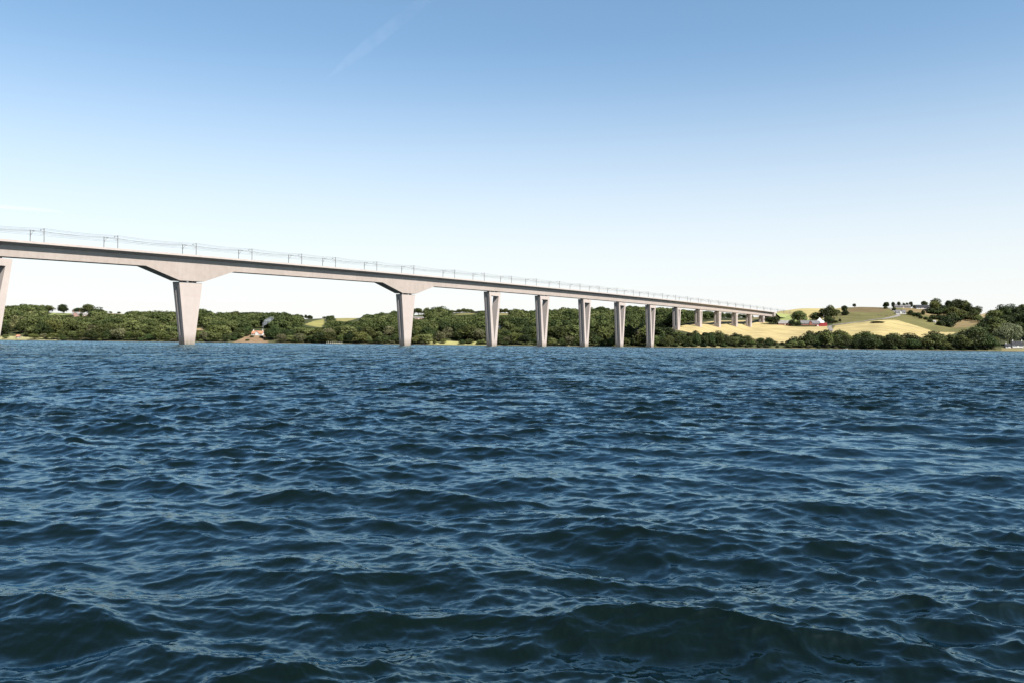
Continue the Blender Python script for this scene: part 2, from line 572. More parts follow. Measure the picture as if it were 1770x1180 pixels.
# ------------------------------------------------------------------ water
mw, nt, bs = new_mat('fjord_water')
geo = N(nt, 'ShaderNodeNewGeometry')
mp = N(nt, 'ShaderNodeMapping')
mp.inputs['Rotation'].default_value = (0, 0, math.radians(-14))
mp.inputs['Scale'].default_value = (.55, 1.0, 1.0)
nt.links.new(geo.outputs['Position'], mp.inputs['Vector'])
prev = None
for sc, amp in ((26.0, .0016), (8.0, .0034)):
    no = N(nt, 'ShaderNodeTexNoise', Scale=sc, Detail=3.0, Roughness=.55, Distortion=.35)
    nt.links.new(mp.outputs[0], no.inputs['Vector'])
    bp = N(nt, 'ShaderNodeBump', Strength=1.0, Distance=amp)
    nt.links.new(no.outputs['Fac'], bp.inputs['Height'])
    if prev: nt.links.new(prev.outputs[0], bp.inputs['Normal'])
    prev = bp
nt.nodes.remove(bs)
body = N(nt, 'ShaderNodeBsdfDiffuse')
body.inputs['Color'].default_value = (.0010, .0024, .0009, 1)
mir = N(nt, 'ShaderNodeBsdfGlossy')
mir.inputs['Color'].default_value = (.585, .85, 1.0, 1)
mir.inputs['Roughness'].default_value = .02
fre = N(nt, 'ShaderNodeFresnel', IOR=1.41)
mxs = N(nt, 'ShaderNodeMixShader')
for q in (body, mir, fre): nt.links.new(prev.outputs[0], q.inputs['Normal'])
ch = N(nt, 'ShaderNodeAttribute', attribute_name='chop')      # slope of the waves too small for the mesh
rg = N(nt, 'ShaderNodeMath', operation='MULTIPLY_ADD')
rg.inputs[1].default_value = .17
rg.inputs[2].default_value = .02
nt.links.new(ch.outputs['Fac'], rg.inputs[0])
nt.links.new(rg.outputs[0], mir.inputs['Roughness'])
fk = N(nt, 'ShaderNodeMath', operation='MULTIPLY_ADD')
# wind rows: the short chop lies in streaks along the wind
mpw = N(nt, 'ShaderNodeMapping')
mpw.inputs['Rotation'].default_value = (0, 0, math.radians(9))
mpw.inputs['Scale'].default_value = (.60, .05, 1)
nt.links.new(geo.outputs['Position'], mpw.inputs['Vector'])
nw = N(nt, 'ShaderNodeTexNoise', Scale=1.0, Detail=4.0, Roughness=.62, Distortion=.6)
nt.links.new(mpw.outputs[0], nw.inputs['Vector'])
rw = N(nt, 'ShaderNodeMapRange')
rw.inputs['From Min'].default_value = .42
rw.inputs['From Max'].default_value = .62
rw.inputs['To Min'].default_value = -.16
rw.inputs['To Max'].default_value = -.95
nt.links.new(nw.outputs['Fac'], rw.inputs['Value'])
nt.links.new(rw.outputs[0], fk.inputs[1])
fk.inputs[2].default_value = 1.0
nt.links.new(ch.outputs['Fac'], fk.inputs[0])
fm = N(nt, 'ShaderNodeMath', operation='MULTIPLY')
nt.links.new(fre.outputs[0], fm.inputs[0])
nt.links.new(fk.outputs[0], fm.inputs[1])
nt.links.new(fm.outputs[0], mxs.inputs[0])
nt.links.new(body.outputs[0], mxs.inputs[1])
nt.links.new(mir.outputs[0], mxs.inputs[2])
nt.links.new(mxs.outputs[0], nt.nodes['Material Output'].inputs['Surface'])


def make_water():
    r = np.random.default_rng(42)
    # rings round the observer's boat, finer close by; fine in front, coarse behind
    th_f = np.arange(-.74, .7401, .00125)
    th_b = np.concatenate([np.linspace(-math.pi, -1.31, 50), np.arange(-1.30, -.7405, .0022), th_f, np.arange(.7422, 1.30, .0022), np.linspace(1.31, math.pi, 50)])
    d = [3.6]
    while d[-1] < 1250: d.append(d[-1] * (1.0036 if d[-1] < 45 or d[-1] > 520 else 1.0026))
    while d[-1] < 7000: d.append(d[-1] * 1.08)
    d = np.array(d)
    T, D = np.meshgrid(th_b, d)
    X = (D * np.sin(T)).astype(np.float32)
    Y = (D * np.cos(T)).astype(np.float32)
    sp = D * .0036
    dx = np.zeros_like(X); dy = np.zeros_like(X); dz = np.zeros_like(X)
    # gust patches that roughen and calm the small waves
    patch = (np.clip(1.0 + .36 * vnoise(X, Y, 77, 2, 26) + .28 * vnoise(X, Y, 78, 2, 95), .25, 1.9)).astype(np.float32)
    n = 230
    lams = np.exp(np.linspace(math.log(.05), math.log(5.0), n)) * r.uniform(.94, 1.06, n)
    dl = math.log(5.0 / .05) / n
    wind = math.radians(-90 - 14)
    v_all, v_kept = 0.0, np.zeros(len(d))
    for lam in lams:
        k = 2 * math.pi / lam
        spread = .42 + .50 * math.exp(-lam / .8)
        ang = wind + r.normal(0, spread)
        band = .0150 if lam < .2 else (.0260 if lam < .7 else (.0185 if lam < 1.5 else .0135))   # slope variance per unit log-wavelength
        if lam > 2.9: band *= math.exp(-((lam - 2.9) / .9) ** 2)
        a = math.sqrt(2 * band * dl) / k
        ph = r.uniform(0, 2 * math.pi)
        far = min(d[-1], lam / .0036 * 1.9)
        R = int(np.searchsorted(d, far))
        v_all += band * dl
        if R < 4: continue
        v_kept[:R] += band * dl * np.clip((far * .6 - d[:R]) / (.4 * far), 0, 1) ** 2
        kx, ky = k * math.cos(ang), k * math.sin(ang)
        p = (kx * X[:R] + ky * Y[:R] + ph).astype(np.float32)
        A = a * np.clip((far - d[:R]) / (.35 * far), 0, 1)[:, None].astype(np.float32)
        if lam < 1.3: A = A * patch[:R]
        c, s = np.cos(p), np.sin(p)
        dz[:R] += A * c
        q = 1.12 if lam > .45 else .8
        dx[:R] -= A * (q * math.cos(ang)) * s
        dy[:R] -= A * (q * math.sin(ang)) * s
    # far out the short steep chop no longer fits the rings one by one: keep its roughness
    amp = np.minimum(.03 * sp, .05) * np.clip((D - 60) / 220, 0, 1)
    dz += (r.normal(size=dz.shape) * amp).astype(np.float32)
    co = np.stack([X + dx, Y + dy, dz], -1)
    chop = np.clip(1 - v_kept / v_all, 0, 1) ** .75
    chop = np.repeat(chop[:, None], X.shape[1], 1) * np.clip(patch, .5, 1.25)
    at4 = np.repeat(chop[..., None], 4, 2).astype(np.float32)
    return co, {'chop': at4}


wco, wat = make_water()
water = bpy.data.objects.new('water', grid_mesh('water', wco, mw, wat))
COL.objects.link(water)
tag(water, 'choppy dark blue fjord water with small wind waves', 'water', kind='structure')

# ------------------------------------------------------------------ viaduct
KD = 698000.0
XV = 1800.0


def Zd(x):            # distance out of the bridge's near edge seen at photo column x
    return KD / (XV - x)


TOPT = np.array([[300, 43.9], [388, 46.5], [437, 47.9], [477, 49.1], [545, 50.7], [642, 52.7], [761, 54.8], [912, 57.0], [1064, 58.9], [1269, 60.9], [1396, 61.5], [1507, 61.6], [1700, 61.8]])
TOPC = np.polyfit(TOPT[:, 0], TOPT[:, 1], 4)
TV = Vector(((XV - 885) / F, 1.0, 0)).normalized()       # along the bridge
NV = Vector((TV.y, -TV.x, 0))                            # towards the near side
YAW = math.atan2(TV.y, TV.x)


def edge(Z):          # near top edge of the deck
    return Vector(((1800 - KD / Z - 885) / F * Z, Z, float(np.polyval(TOPC, Z))))


W = 14.0


def shift(Z, inset):
    """station whose point set back from the edge shows where the edge shows at Z"""
    x = XV - KD / Z
    q = Z
    for _ in range(12):
        p = edge(q) - NV * inset
        q += (x - (885 + F * p.x / p.y)) * q * q / KD
    return q


Z0, Z1 = 262.0, 1509.0
HAUNCH = [shift(475.2, 3.1), shift(638.8, 3.1)]


def depth(Z):
    base = 7.5 + .6 * np.clip((Z - 600) / 700, 0, 1)
    for h in HAUNCH:
        a = abs(Z - h)
        f = 6.8; e = 24.8 if h < 520 else 26.5
        if a < f: return 14.2
        if a < e: return 14.2 + (base - 14.2) * (a - f) / (e - f)
    return base


stations = set(np.arange(Z0, Z1, 6.0)) | {Z1}
for h in HAUNCH:
    e = 24.8 if h < 520 else 26.5
    stations |= {h - e, h - 6.8, h + 6.8, h + e}
stations = sorted(stations)


def sweep(prof, name, mat, parent, st):
    """prof(Z) -> list of (inset from the near edge, drop below the edge)"""
    mb = MB()
    vs, fs, sv = [], [], []
    n = len(prof(st[0]))
    for Z in st:
        e = edge(Z)
        for w, dz in prof(Z):
            vs.append(e - NV * w + Vector((0, 0, -dz)))
            sv.append(Z / TV.y)
    for i in range(len(st) - 1):
        for k in range(n):
            fs.append((i * n + k, i * n + (k + 1) % n, (i + 1) * n + (k + 1) % n, (i + 1) * n + k))
    fs += [tuple(range(n)), tuple(range((len(st) - 1) * n, len(st) * n))]
    mb.add(vs, fs)
    o = mb.build(name, mat, parent)
    at = o.data.attributes.new('station', 'FLOAT', 'POINT')
    at.data.foreach_set('value', sv)
    return o


bridge = empty('railway_viaduct')
tag(bridge, 'long pale concrete railway viaduct on tapering piers crossing the fjord', 'bridge')


def girder_profile(Z):
    D = depth(Z)
    return [(.30, .80), (.30, .97), (3.0, 2.35), (3.25, D), (W - 3.25, D), (W - 3.0, 2.35), (W - .30, .97), (W - .30, .80)]


sweep(girder_profile, 'girder', M['concrete'], bridge, stations)
for w0, w1 in ((-.06, .30), (W - .30, W + .06)):
    sweep(lambda Z: [(w0, 0), (w1, 0), (w1, 1.0), (w0, 1.0)], 'parapet', M['parapet'], bridge, stations)
bal = sweep(lambda Z: [(1.8, .80), (2.4, .45), (W - 2.4, .45), (W - 1.8, .80)], 'ballast_bed', M['ballast'], bridge, stations)

# centre distance, kind, top length, bottom length, across top, across bottom, depth of head beam
PIERS = [(293, 'v', 18.0, 7.2, 6.0, 5.2), (384.6, 'v', 18.0, 7.2, 6.0, 5.2), (475.2, 's', 15.2, 6.5, 5.6, 4.8), (638.8, 's', 15.8, 7.0, 5.6, 4.8),
         (738.5, 'v', 18.2, 7.4, 5.8, 5.5), (812.8, 'v', 18.4, 7.6, 6.0, 5.6), (888.5, 'v', 18.0, 7.6, 6.2, 5.8), (963, 'v', 18.0, 7.6, 6.3, 6.0),
         (1038.7, 'v', 18.0, 7.6, 6.4, 6.2), (1114, 'v', 12.0, 8.0, 7.2, 7.0), (1186, 'v', 11.0, 8.6, 7.4, 7.2), (1256, 'v', 10.5, 8.2, 7.6, 7.4),
         (1326, 'v', 9.5, 7.6, 7.8, 7.6), (1391, 'v', 9.0, 7.6, 7.8, 7.6), (1455, 'v', 8.6, 7.8, 8.0, 7.8)]


def make_pier(Zc, kind, lt, lb, wt, wb):
    e = edge(Zc)
    c = e - NV * (W / 2)
    ztop = float(np.polyval(TOPC, Zc)) - depth(Zc) - .75
    zg = ground(c.x, c.y) if c.y > 920 else -10
    zbot = min(-4.0, zg - 2) if zg < 1 else zg - 3.0
    H = ztop - zbot
    zw = max(0.0, zg)                      # where the shaft meets water or ground
    # lengths are given at that level
    fz = (ztop - zw) / H
    lb = lt + (lb - lt) / fz
    wb = wt + (wb - wt) / fz
    mb = MB()

    def pt(s, w, z):                       # s -1..1 along, w -1..1 across, z absolute
        f = (ztop - z) / H
        return (s * (lt + (lb - lt) * f) / 2, w * (wt + (wb - wt) * f) / 2, z - zbot)
    near, far = -1.0, 1.0
    ws = [-1.0, -.34, .34, 1.0]
    # end faces carry a shallow vertical groove
    zs = [zbot, zw + 5.0 if ztop - zw > 20 else zw + 2.0, ztop - 3.0, ztop]
    vsn = {}

    def vid(key, p):
        if key not in vsn:
            vsn[key] = len(mb.v)
            mb.v.append(tuple(p))
        return vsn[key]
    fc = mb.f
    for sgn in (-1, 1):
        for zi in range(3):
            for wi in range(3):
                q = [vid((sgn, wi + a, zi + b), pt(sgn, ws[wi + a], zs[zi + b])) for a, b in ((0, 0), (1, 0), (1, 1), (0, 1))]
                if zi == 1 and wi == 1:
                    inn = []
                    for a, b in ((0, 0), (1, 0), (1, 1), (0, 1)):
                        p = pt(sgn, ws[wi + a] * .8, zs[zi + b])
                        inn.append(vid(('g', sgn, a, b), (p[0] - sgn * .35, p[1], p[2])))
                    for k in range(4):
                        fc.append((q[k], q[(k + 1) % 4], inn[(k + 1) % 4], inn[k]))
                    fc.append(tuple(inn))
                else:
                    fc.append(tuple(q))
    # cap and foot
    for zi in (0, 3):
        for wi in range(3):
            fc.append(tuple(vid((s, w, zi), None) for s, w in ((-1, wi), (1, wi), (1, wi + 1), (-1, wi + 1))))
    # broad faces, with the V opening where there is one
    tall = ztop - zw
    head = 3.3 if tall > 30 else 2.6
    if kind == 'v':
        leg = 2.7 if lt > 14 else (3.3 if lt > 9.2 else 3.2)
        za, zb = zw + tall * .075 + 1.5, ztop - head
        for side, wv in ((0, -1), (3, 1)):
            o = [[vid((s, side, k), None) for k in range(4)] for s in (-1, 1)]
            def hx(z, s):
                f = (ztop - z) / H
                full = (lt + (lb - lt) * f) / 2
                t = (z - za) / (zb - za)
                half = .18 + (lt / 2 - leg + (lb - lt) * head / H / 2 - .18) * t
                return s * min(half, full - .5)
            inner = [[vid(('h', s, side, k), (hx(z, s), wv * (wt + (wb - wt) * (ztop - z) / H) / 2, z - zbot)) for k, z in enumerate((za, zs[2] if zs[2] < zb else (za + zb) / 2, zb))] for s in (-1, 1)]
            for si in (0, 1):
                fc.append((o[si][0], o[si][1], inner[si][0]))
                fc.append((o[si][1], o[si][2], inner[si][1], inner[si][0]))
                fc.append((o[si][2], o[si][3], inner[si][2], inner[si][1]))
            fc.append((o[0][0], o[1][0], inner[1][0], inner[0][0]))
            fc.append((o[0][3], o[1][3], inner[1][2], inner[0][2]))
        for k in range(2):
            for s in (-1, 1):
                fc.append(tuple(vsn[('h', s, sd, kk)] for sd, kk in ((0, k), (3, k), (3, k + 1), (0, k + 1))))
        for k in (0, 2):
            fc.append((vsn[('h', -1, 0, k)], vsn[('h', 1, 0, k)], vsn[('h', 1, 3, k)], vsn[('h', -1, 3, k)]))
    else:
        for side in (0, 3):
            for k in range(3):
                fc.append((vsn[(-1, side, k)], vsn[(1, side, k)], vsn[(1, side, k + 1)], vsn[(-1, side, k + 1)]))
    o = mb.build('pier', M['pier_concrete'], bridge)
    o.location = (c.x, c.y, zbot)
    o.rotation_euler = (0, 0, YAW)
    at = o.data.attributes.new('station', 'FLOAT', 'POINT')
    at.data.foreach_set('value', [v.co.z * 2.2 + Zc for v in o.data.vertices])
    for s in (-.42, .42):
        slope = float(np.polyval(np.polyder(TOPC), Zc)) * TV.y
        for w in (-.3, .3):
            bb = MB()
            bb.box((s * lt * .5, w * wt, ztop - zbot + .36 + s * lt * .5 * slope), (1.6, 1.2, .78))
            bb.build('bearing', M['bearing'], o)


for p in PIERS:
    make_pier(HAUNCH[0] if p[0] == 475.2 else HAUNCH[1] if p[0] == 638.8 else shift(p[0], (W - p[4]) / 2), *p[1:])
# abutment at the hillside end
ab = MB()
e = edge(1512)
c = e - NV * W / 2
zg = ground(c.x, c.y)
ab.box((0, 0, -5.0), (6.0, W + 1.0, 10.4))
for s in (-1, 1):
    ab.box((9.0, s * (W / 2 + .2), -4.2), (12.2, .8, 8.8))
o = ab.build('abutment', M['parapet'], bridge)
o.location = (c.x, c.y, e.z)
o.rotation_euler = (0, 0, YAW)

# railway bed beyond the abutment
mb = MB()
st = np.arange(1516, 1730, 8.0)
for i, Z in enumerate(st):
    e = edge(Z)
    for w, dz in ((-9, 9.0), (.4, .85), (2.4, .5), (W - 2.4, .5), (W - .4, .85), (W + 9, 9.0)):
        mb.v.append(tuple(e - NV * w + Vector((0, 0, -dz))))
    if i:
        for k in range(5):
            a = (i - 1) * 6 + k
            mb.f.append((a, a + 1, a + 7, a + 6))
tb = mb.build('path', M['ballast'])
tb.name = 'railway_embankment'
tb.data.materials.append(M['verge'])
for i_, pl in enumerate(tb.data.polygons):
    if i_ % 5 in (0, 4): pl.material_index = 1
tag(tb, 'low grey railway embankment running on from the bridge end', 'embankment', kind='structure')

# ------------------------------------------------------------------ catenary masts
MX = [74.2, 201.7, 337.4, 434, 520, 578.5, 650, 714, 784.7, 836, 883, 926, 966, 1001.7, 1034.6, 1065.6, 1094, 1120, 1144.5, 1167, 1187.6,
      1206.7, 1224.5, 1241, 1256.6, 1270.7, 1284, 1296.6, 1308]
MZ = [318.0, 360.0] + [shift(Zd(x), 1.25) for x in MX] + [1457, 1495, 1533, 1571, 1609, 1647, 1685]
MH = 7.45


def mast_meshes():
    post = MB()
    post.box((0, 0, MH / 2), (.28, .30, MH))
    post.box((0, 0, .12), (.6, .6, .24))
    arm = MB()
    arm.bar((0, .14, MH - .35), (0, 3.15, MH - .45), .075)
    arm.bar((0, 3.05, MH - .47), (0, .15, MH - 2.35), .06)
    arm.bar((0, .15, MH - 2.5), (0, 1.25, MH - 2.42), .05)
    arm.bar((0, .9, MH - 2.4), (0, 2.9, MH - 2.62), .035)
    ins = MB()
    for k in range(4):
        ins.bar((0, 3.0, MH - .52 - .13 * k), (0, 3.0, MH - .60 - .13 * k), .11, 8)
    return post.mesh('post', M['steel']), arm.mesh('bracket_arm', M['steel']), ins.mesh('insulator', M['bearing'])


mpost, marm, mins = mast_meshes()
first = []
near_tops, far_tops = [], []
for i, Z in enumerate(MZ):
    for side in (0, 1):
        w = 1.25 if side == 0 else W - 1.25
        e = edge(Z)
        p = e - NV * w + Vector((0, 0, -.80))
        r = empty('catenary_mast', p, YAW + (0 if side == 0 else math.pi))
        for nm, me in (('post', mpost), ('bracket_arm', marm), ('insulator', mins)):
            o = bpy.data.objects.new(nm, me)
            COL.objects.link(o)
            o.parent = r
        pp = None
        for a, b, t in ((-1000, 0, 'left of the frame edge'), (0, 323, 'left of the first haunched pier'), (323, 703, 'between the two haunched piers'), (703, 849, 'left of the first open pier'),
                        (849, 1123, 'over the open piers in the water'), (1123, 1337, 'over the short piers on the field'), (1337, 1500, 'beyond the bridge end')):
            x = 1800 - KD / Z
            if a <= x < b: pp = t
        tag(r, ('grey mast with bracket on near edge of deck ' if side == 0 else 'grey mast with bracket on far edge of deck ') + pp, 'catenary mast', 'catenary masts along the bridge ' + pp)


def wire(name, w, drop, sag, parent, r=.042):
    pts = []
    for i in range(len(MZ) - 1):
        a, b = MZ[i], MZ[i + 1]
        pa = edge(a) - NV * w + Vector((0, 0, -.8 + MH - drop))
        pb = edge(b) - NV * w + Vector((0, 0, -.8 + MH - drop))
        n = 8 if i < 14 else 4
        sg = sag * ((b - a) / 45.0) ** 1.5
        for k in range(n):
            t = k / n
            p = pa.lerp(pb, t)
            p.z -= sg * 4 * t * (1 - t)
            pts.append(p)
    pts.append(pb)
    mb = MB()
    mb.tube(pts, r, 4)
    return mb.build(name, M['wire'], parent)


for side, lab in ((0, 'grey overhead wires along the near track, strung from mast to mast'), (1, 'grey overhead wires along the far track, strung from mast to mast')):
    r = empty('overhead_line', edge(MZ[0]))
    tag(r, lab, 'overhead line')
    ww = (lambda w: w) if side == 0 else (lambda w: W - w)
    r.location = (0, 0, 0)
    wire('messenger_wire', ww(4.2), .95, 1.25, r)
    wire('contact_wire', ww(4.1), 2.6, .12, r, .038)
    wire('feeder_wire', ww(1.3), .02, .85, r)
    wire('return_wire', ww(2.4), .42, .9, r, .036)

# ------------------------------------------------------------------ trees
def crown_quads(r, w, h, nl, per, leaf, zc=.54, rz=.47, rxy=.5, flat=1.0, drop_low=.0):
    out = []
    lob = []
    for k in range(nl):
        for _ in range(30):
            v = r.normal(size=3)
            v /= np.linalg.norm(v)
            if v[2] > -.75 + drop_low: break
        f = r.uniform(.45, .78) if k > nl * .25 else r.uniform(.1, .4)
        c = np.array([v[0] * w * rxy * f, v[1] * w * rxy * f, h * zc + v[2] * h * rz * f])
        R = r.uniform(.16, .31) * w
        lob.append((c, R))
    for c, R in lob:
        n = int(per * (R / (.21 * w)) ** 2)
        d = r.normal(size=(n, 3))
        d /= np.linalg.norm(d, axis=1)[:, None]
        d[:, 2] = np.where((d[:, 2] < -.35) & (r.random(n) < .6), -d[:, 2], d[:, 2])
        rad = R * r.uniform(.72, 1.08, n)
        p = c + d * rad[:, None] * np.array([1, 1, .82 * flat])
        p[:, 2] = np.maximum(p[:, 2], .3)
        nrm = d * .75 + r.normal(size=(n, 3)) * .55 + np.array([0, 0, .25])
        nrm /= np.linalg.norm(nrm, axis=1)[:, None]
        a = np.cross(nrm, r.normal(size=(n, 3)))
        a /= np.linalg.norm(a, axis=1)[:, None]
        b = np.cross(nrm, a)
        s = (leaf * r.uniform(.55, 1.25, n))[:, None]
        t = s * r.uniform(.5, .9, n)[:, None]
        out.append(np.stack([p - a * s, p - b * t, p + a * s, p + b * t], 1))
    return np.concatenate(out)


def trunk_mesh(r, h, w, name, mat, stem=.35):
    mb = MB()
    mb.tube([(0, 0, -.8), (.1, 0, h * .12), (.1, .15, h * stem), (0, .1, h * .62), (.05, 0, h * .82)], [.045 * w, .032 * w, .026 * w, .014 * w, .005 * w], 7)
    for k in range(6):
        a = k * 1.05 + r.uniform(-.3, .3)
        z = h * r.uniform(stem * .8, .5)
        q = (math.cos(a) * w * .3, math.sin(a) * w * .3, z + h * r.uniform(.12, .28))
        mb.bar((0.05, .05, z), q, .014 * w, 5, .004 * w)
    return mb.mesh(name, mat, True)


PROTO = {}


def proto(key, mat, w, h, n=1, **kw):
    lst = []
    for i in range(n):
        q = crown_quads(rng, w, h, kw.get('nl', 30), kw.get('per', 80), kw.get('leaf', .62), **{k: v for k, v in kw.items() if k in ('zc', 'rz', 'rxy', 'flat', 'drop_low')})
        lst.append((quads_mesh('crown', q, [M[mat]]), trunk_mesh(rng, h, w, 'trunk', M['bark'], kw.get('stem', .3)), w, h))
    PROTO[key] = lst


proto('broad', 'leaf', 14, 15, 5, zc=.5, rz=.5)
proto('shore', 'leaf_dark', 15, 15, 4, zc=.46, rz=.54)
proto('lime', 'leaf_lime', 13, 15, 2, zc=.5, rz=.5)
proto('olive', 'leaf_olive', 13, 12, 2, zc=.48, rz=.48)
proto('oval', 'leaf', 10, 17, 2, nl=26)
proto('round', 'leaf_lime', 13, 15, 1, zc=.52, rz=.49, nl=40, per=85, leaf=.5, stem=.3)
proto('pale', 'leaf_pale', 26, 25, 1, zc=.56, rz=.44, nl=60, per=110, leaf=.6)
proto('lone', 'leaf_dark', 10, 9, 2, zc=.54, rz=.47, nl=24, stem=.35)
proto('bush', 'leaf_dark', 9, 6, 3, zc=.45, rz=.5, nl=20, per=60)
proto('conifer', 'leaf_dark', 5, 9, 1, zc=.5, rz=.5, nl=14, per=60, leaf=.4)


def tree(key, X, Y, w, h, label, group=None, cat='tree', name='broadleaf_tree', z=None, rot=None):
    me_c, me_t, pw, ph = random.choice(PROTO[key])
    zz = ground(X, Y) if z is None else z
    r = empty(name, (X, Y, zz - .15), random.uniform(0, 6.28) if rot is None else rot)
    r.scale = (w / pw, w / pw, h / ph)
    for nm, me in (('trunk', me_t), ('crown', me_c)):
        o = bpy.data.objects.new(nm, me)
        COL.objects.link(o)
        o.parent = r
    tag(r, label, cat, group)
    return r


def tree_px(key, x, ybase, ytop, wpx, label, group=None, ymin=None, **kw):
    p = ghit(x, ybase, ymin)
    k = p.y / F
    yb = hor(x) - (p.z - EYE) / k
    return tree(key, p.x, p.y, wpx * k, max(yb - ytop, 2) * k, label, group, z=p.z, **kw)


# open windows in the wood that nothing may hide
CLEAR = [(f[0], f[1]) for f in FIELDS[9:]]
CLEAR += [(0, [(122, 549), (122, 540), (155, 540), (155, 549)]), (0, [(434, 580), (434, 569), (459, 569), (459, 580)]), (0, [(26, 583), (26, 577), (38, 577), (38, 583)]),
          (0, [(712, 552), (712, 546), (734, 546), (734, 552)]), (0, [(857, 568), (857, 562), (867, 562), (867, 568)])]
CB = [(min(p[0] for p in q), max(p[0] for p in q), min(p[1] for p in q), max(p[1] for p in q)) for _, q in CLEAR]


def allowed_h(x, yb, Y, h, w):
    """shorten (or refuse) a tree that would stand in front of a clearing"""
    hp, wp = h * F / Y, w * F / Y
    for x0, x1, y0, y1 in CB:
        if x + wp * .42 > x0 and x - wp * .42 < x1:
            if y0 - 1 < yb <= y1 + 1.0: return 0
            if yb > y1 and yb - hp < y1:
                hp = yb - y1
    hh = hp * Y / F
    return hh if hh > 4.0 else 0


PIERX = [0, 323, 703, 849, 935, 1008, 1069, 1123]
ZONE = ['left of the leftmost pier', 'between the leftmost pier and first haunched pier', 'between the two haunched piers', 'between haunched pier and first open pier',
        'between first and second open piers', 'between second and third open piers', 'between third and fourth open piers', 'between fourth and fifth open piers', 'right of the fifth open pier']


def zone(x):
    return ZONE[sum(x > q for q in PIERX)]


SKX = [-30, 0, 40, 60, 90, 98, 101, 107, 113, 118, 122, 130, 150, 165, 175, 186, 210, 250, 300, 345, 362, 372, 400, 430, 460, 490, 505, 540, 575, 582, 618, 625, 650, 690, 720, 760, 783, 790, 808, 826, 850, 870, 884, 900, 912, 935, 960, 980, 1000, 1035, 1060, 1080, 1100, 1130, 1160, 1200, 1240, 1280, 1330]
SKY = [531, 530, 528, 527, 525, 527, 541, 526, 527, 541, 536, 531, 526.5, 533, 537, 541, 540, 539.5, 541, 535.5, 539, 543, 540.5, 541, 541, 541, 544.5, 545.5, 547, 549, 548, 547, 544, 538, 534, 532, 537, 538, 533.5, 539, 538.5, 533.5, 535, 537, 540, 533, 537, 532.5, 535, 530.5, 535, 530, 529, 532, 534, 536.5, 540.5, 543.5, 546]

placed = []
n_ind = 0


def pick(x):
    q = random.random()
    if x < 320: return 'broad' if q < .45 else ('lime' if q < .75 else ('olive' if q < .88 else 'shore'))
    return 'broad' if q < .5 else ('shore' if q < .78 else ('lime' if q < .92 else 'olive'))


KWORD = {'broad': 'round green', 'shore': 'dark green', 'lime': 'light green', 'olive': 'olive green', 'oval': 'tall narrow green', 'bush': 'low dark'}
# two rows along the water's edge, tree by tree
for row in (0, 1):
    x = -22.0 + row * 7
    while x < 1158:
        s = float(shore(x))
        Y = s + (random.uniform(7, 15) if row == 0 else random.uniform(24, 44))
        X, Y, zg = gpx(x, Y)
        h = random.uniform(8, 15) if row == 0 else random.uniform(12, 18)
        w = h * random.uniform(1.05, 1.55)
        if -60 < x < 110 and row == 0: h *= .6; w *= .7
        if 735 < x < 842 and row == 0: h *= .45; w *= .55
        if x > 960: h *= 1.12; w *= 1.12
        hh = allowed_h(x, pix(X, Y, zg)[1], Y, h, w)
        inn = any(a0 < x < a1 for a0, a1 in ((404, 464),))
        if hh and not inn:
            key = pick(x)
            where = 'at the water edge' if row == 0 else 'behind the first shore row'
            tree(key, X, Y, w * (.6 + .4 * hh / h), hh, f'{KWORD[key]} tree {where} {zone(x)}', f'{KWORD[key]} trees {where} {zone(x)}', z=zg)
        x += random.uniform(13, 19.5) * (1 if row == 0 else 1.05)
# skyline row
x = -25.0
while x < 1170:
    gap = any(a < x < b for a, b in ((98, 104), (111, 128), (182, 188), (543, 546), (586, 616), (783, 789)))
    if not gap:
        Y = float(shore(x)) + random.uniform(385, 440)
        X, Y, zg = gpx(x, Y)
        yb = pix(X, Y, zg)[1]
        h = max((yb - np.interp(x, SKX, SKY)) * Y / F + random.uniform(-2.6, 2.2), 3.5)
        if h < 4.6 and 620 < x: x += 7; continue
        w = min(max(h * random.uniform(1.2, 1.7), 9), 19)
        if any(a - 2 < x < b + 2 for a, b in ((184, 214), (340, 352), (583, 620))): h = min(h, 4.5); w = 6
        key = pick(500)
        tree(key, X, Y, w, h, f'{KWORD[key]} tree on the wooded skyline {zone(x)}', f'{KWORD[key]} skyline trees {zone(x)}', z=zg)
    x += random.uniform(11, 16) if not 785 < x < 890 else random.uniform(7, 10)

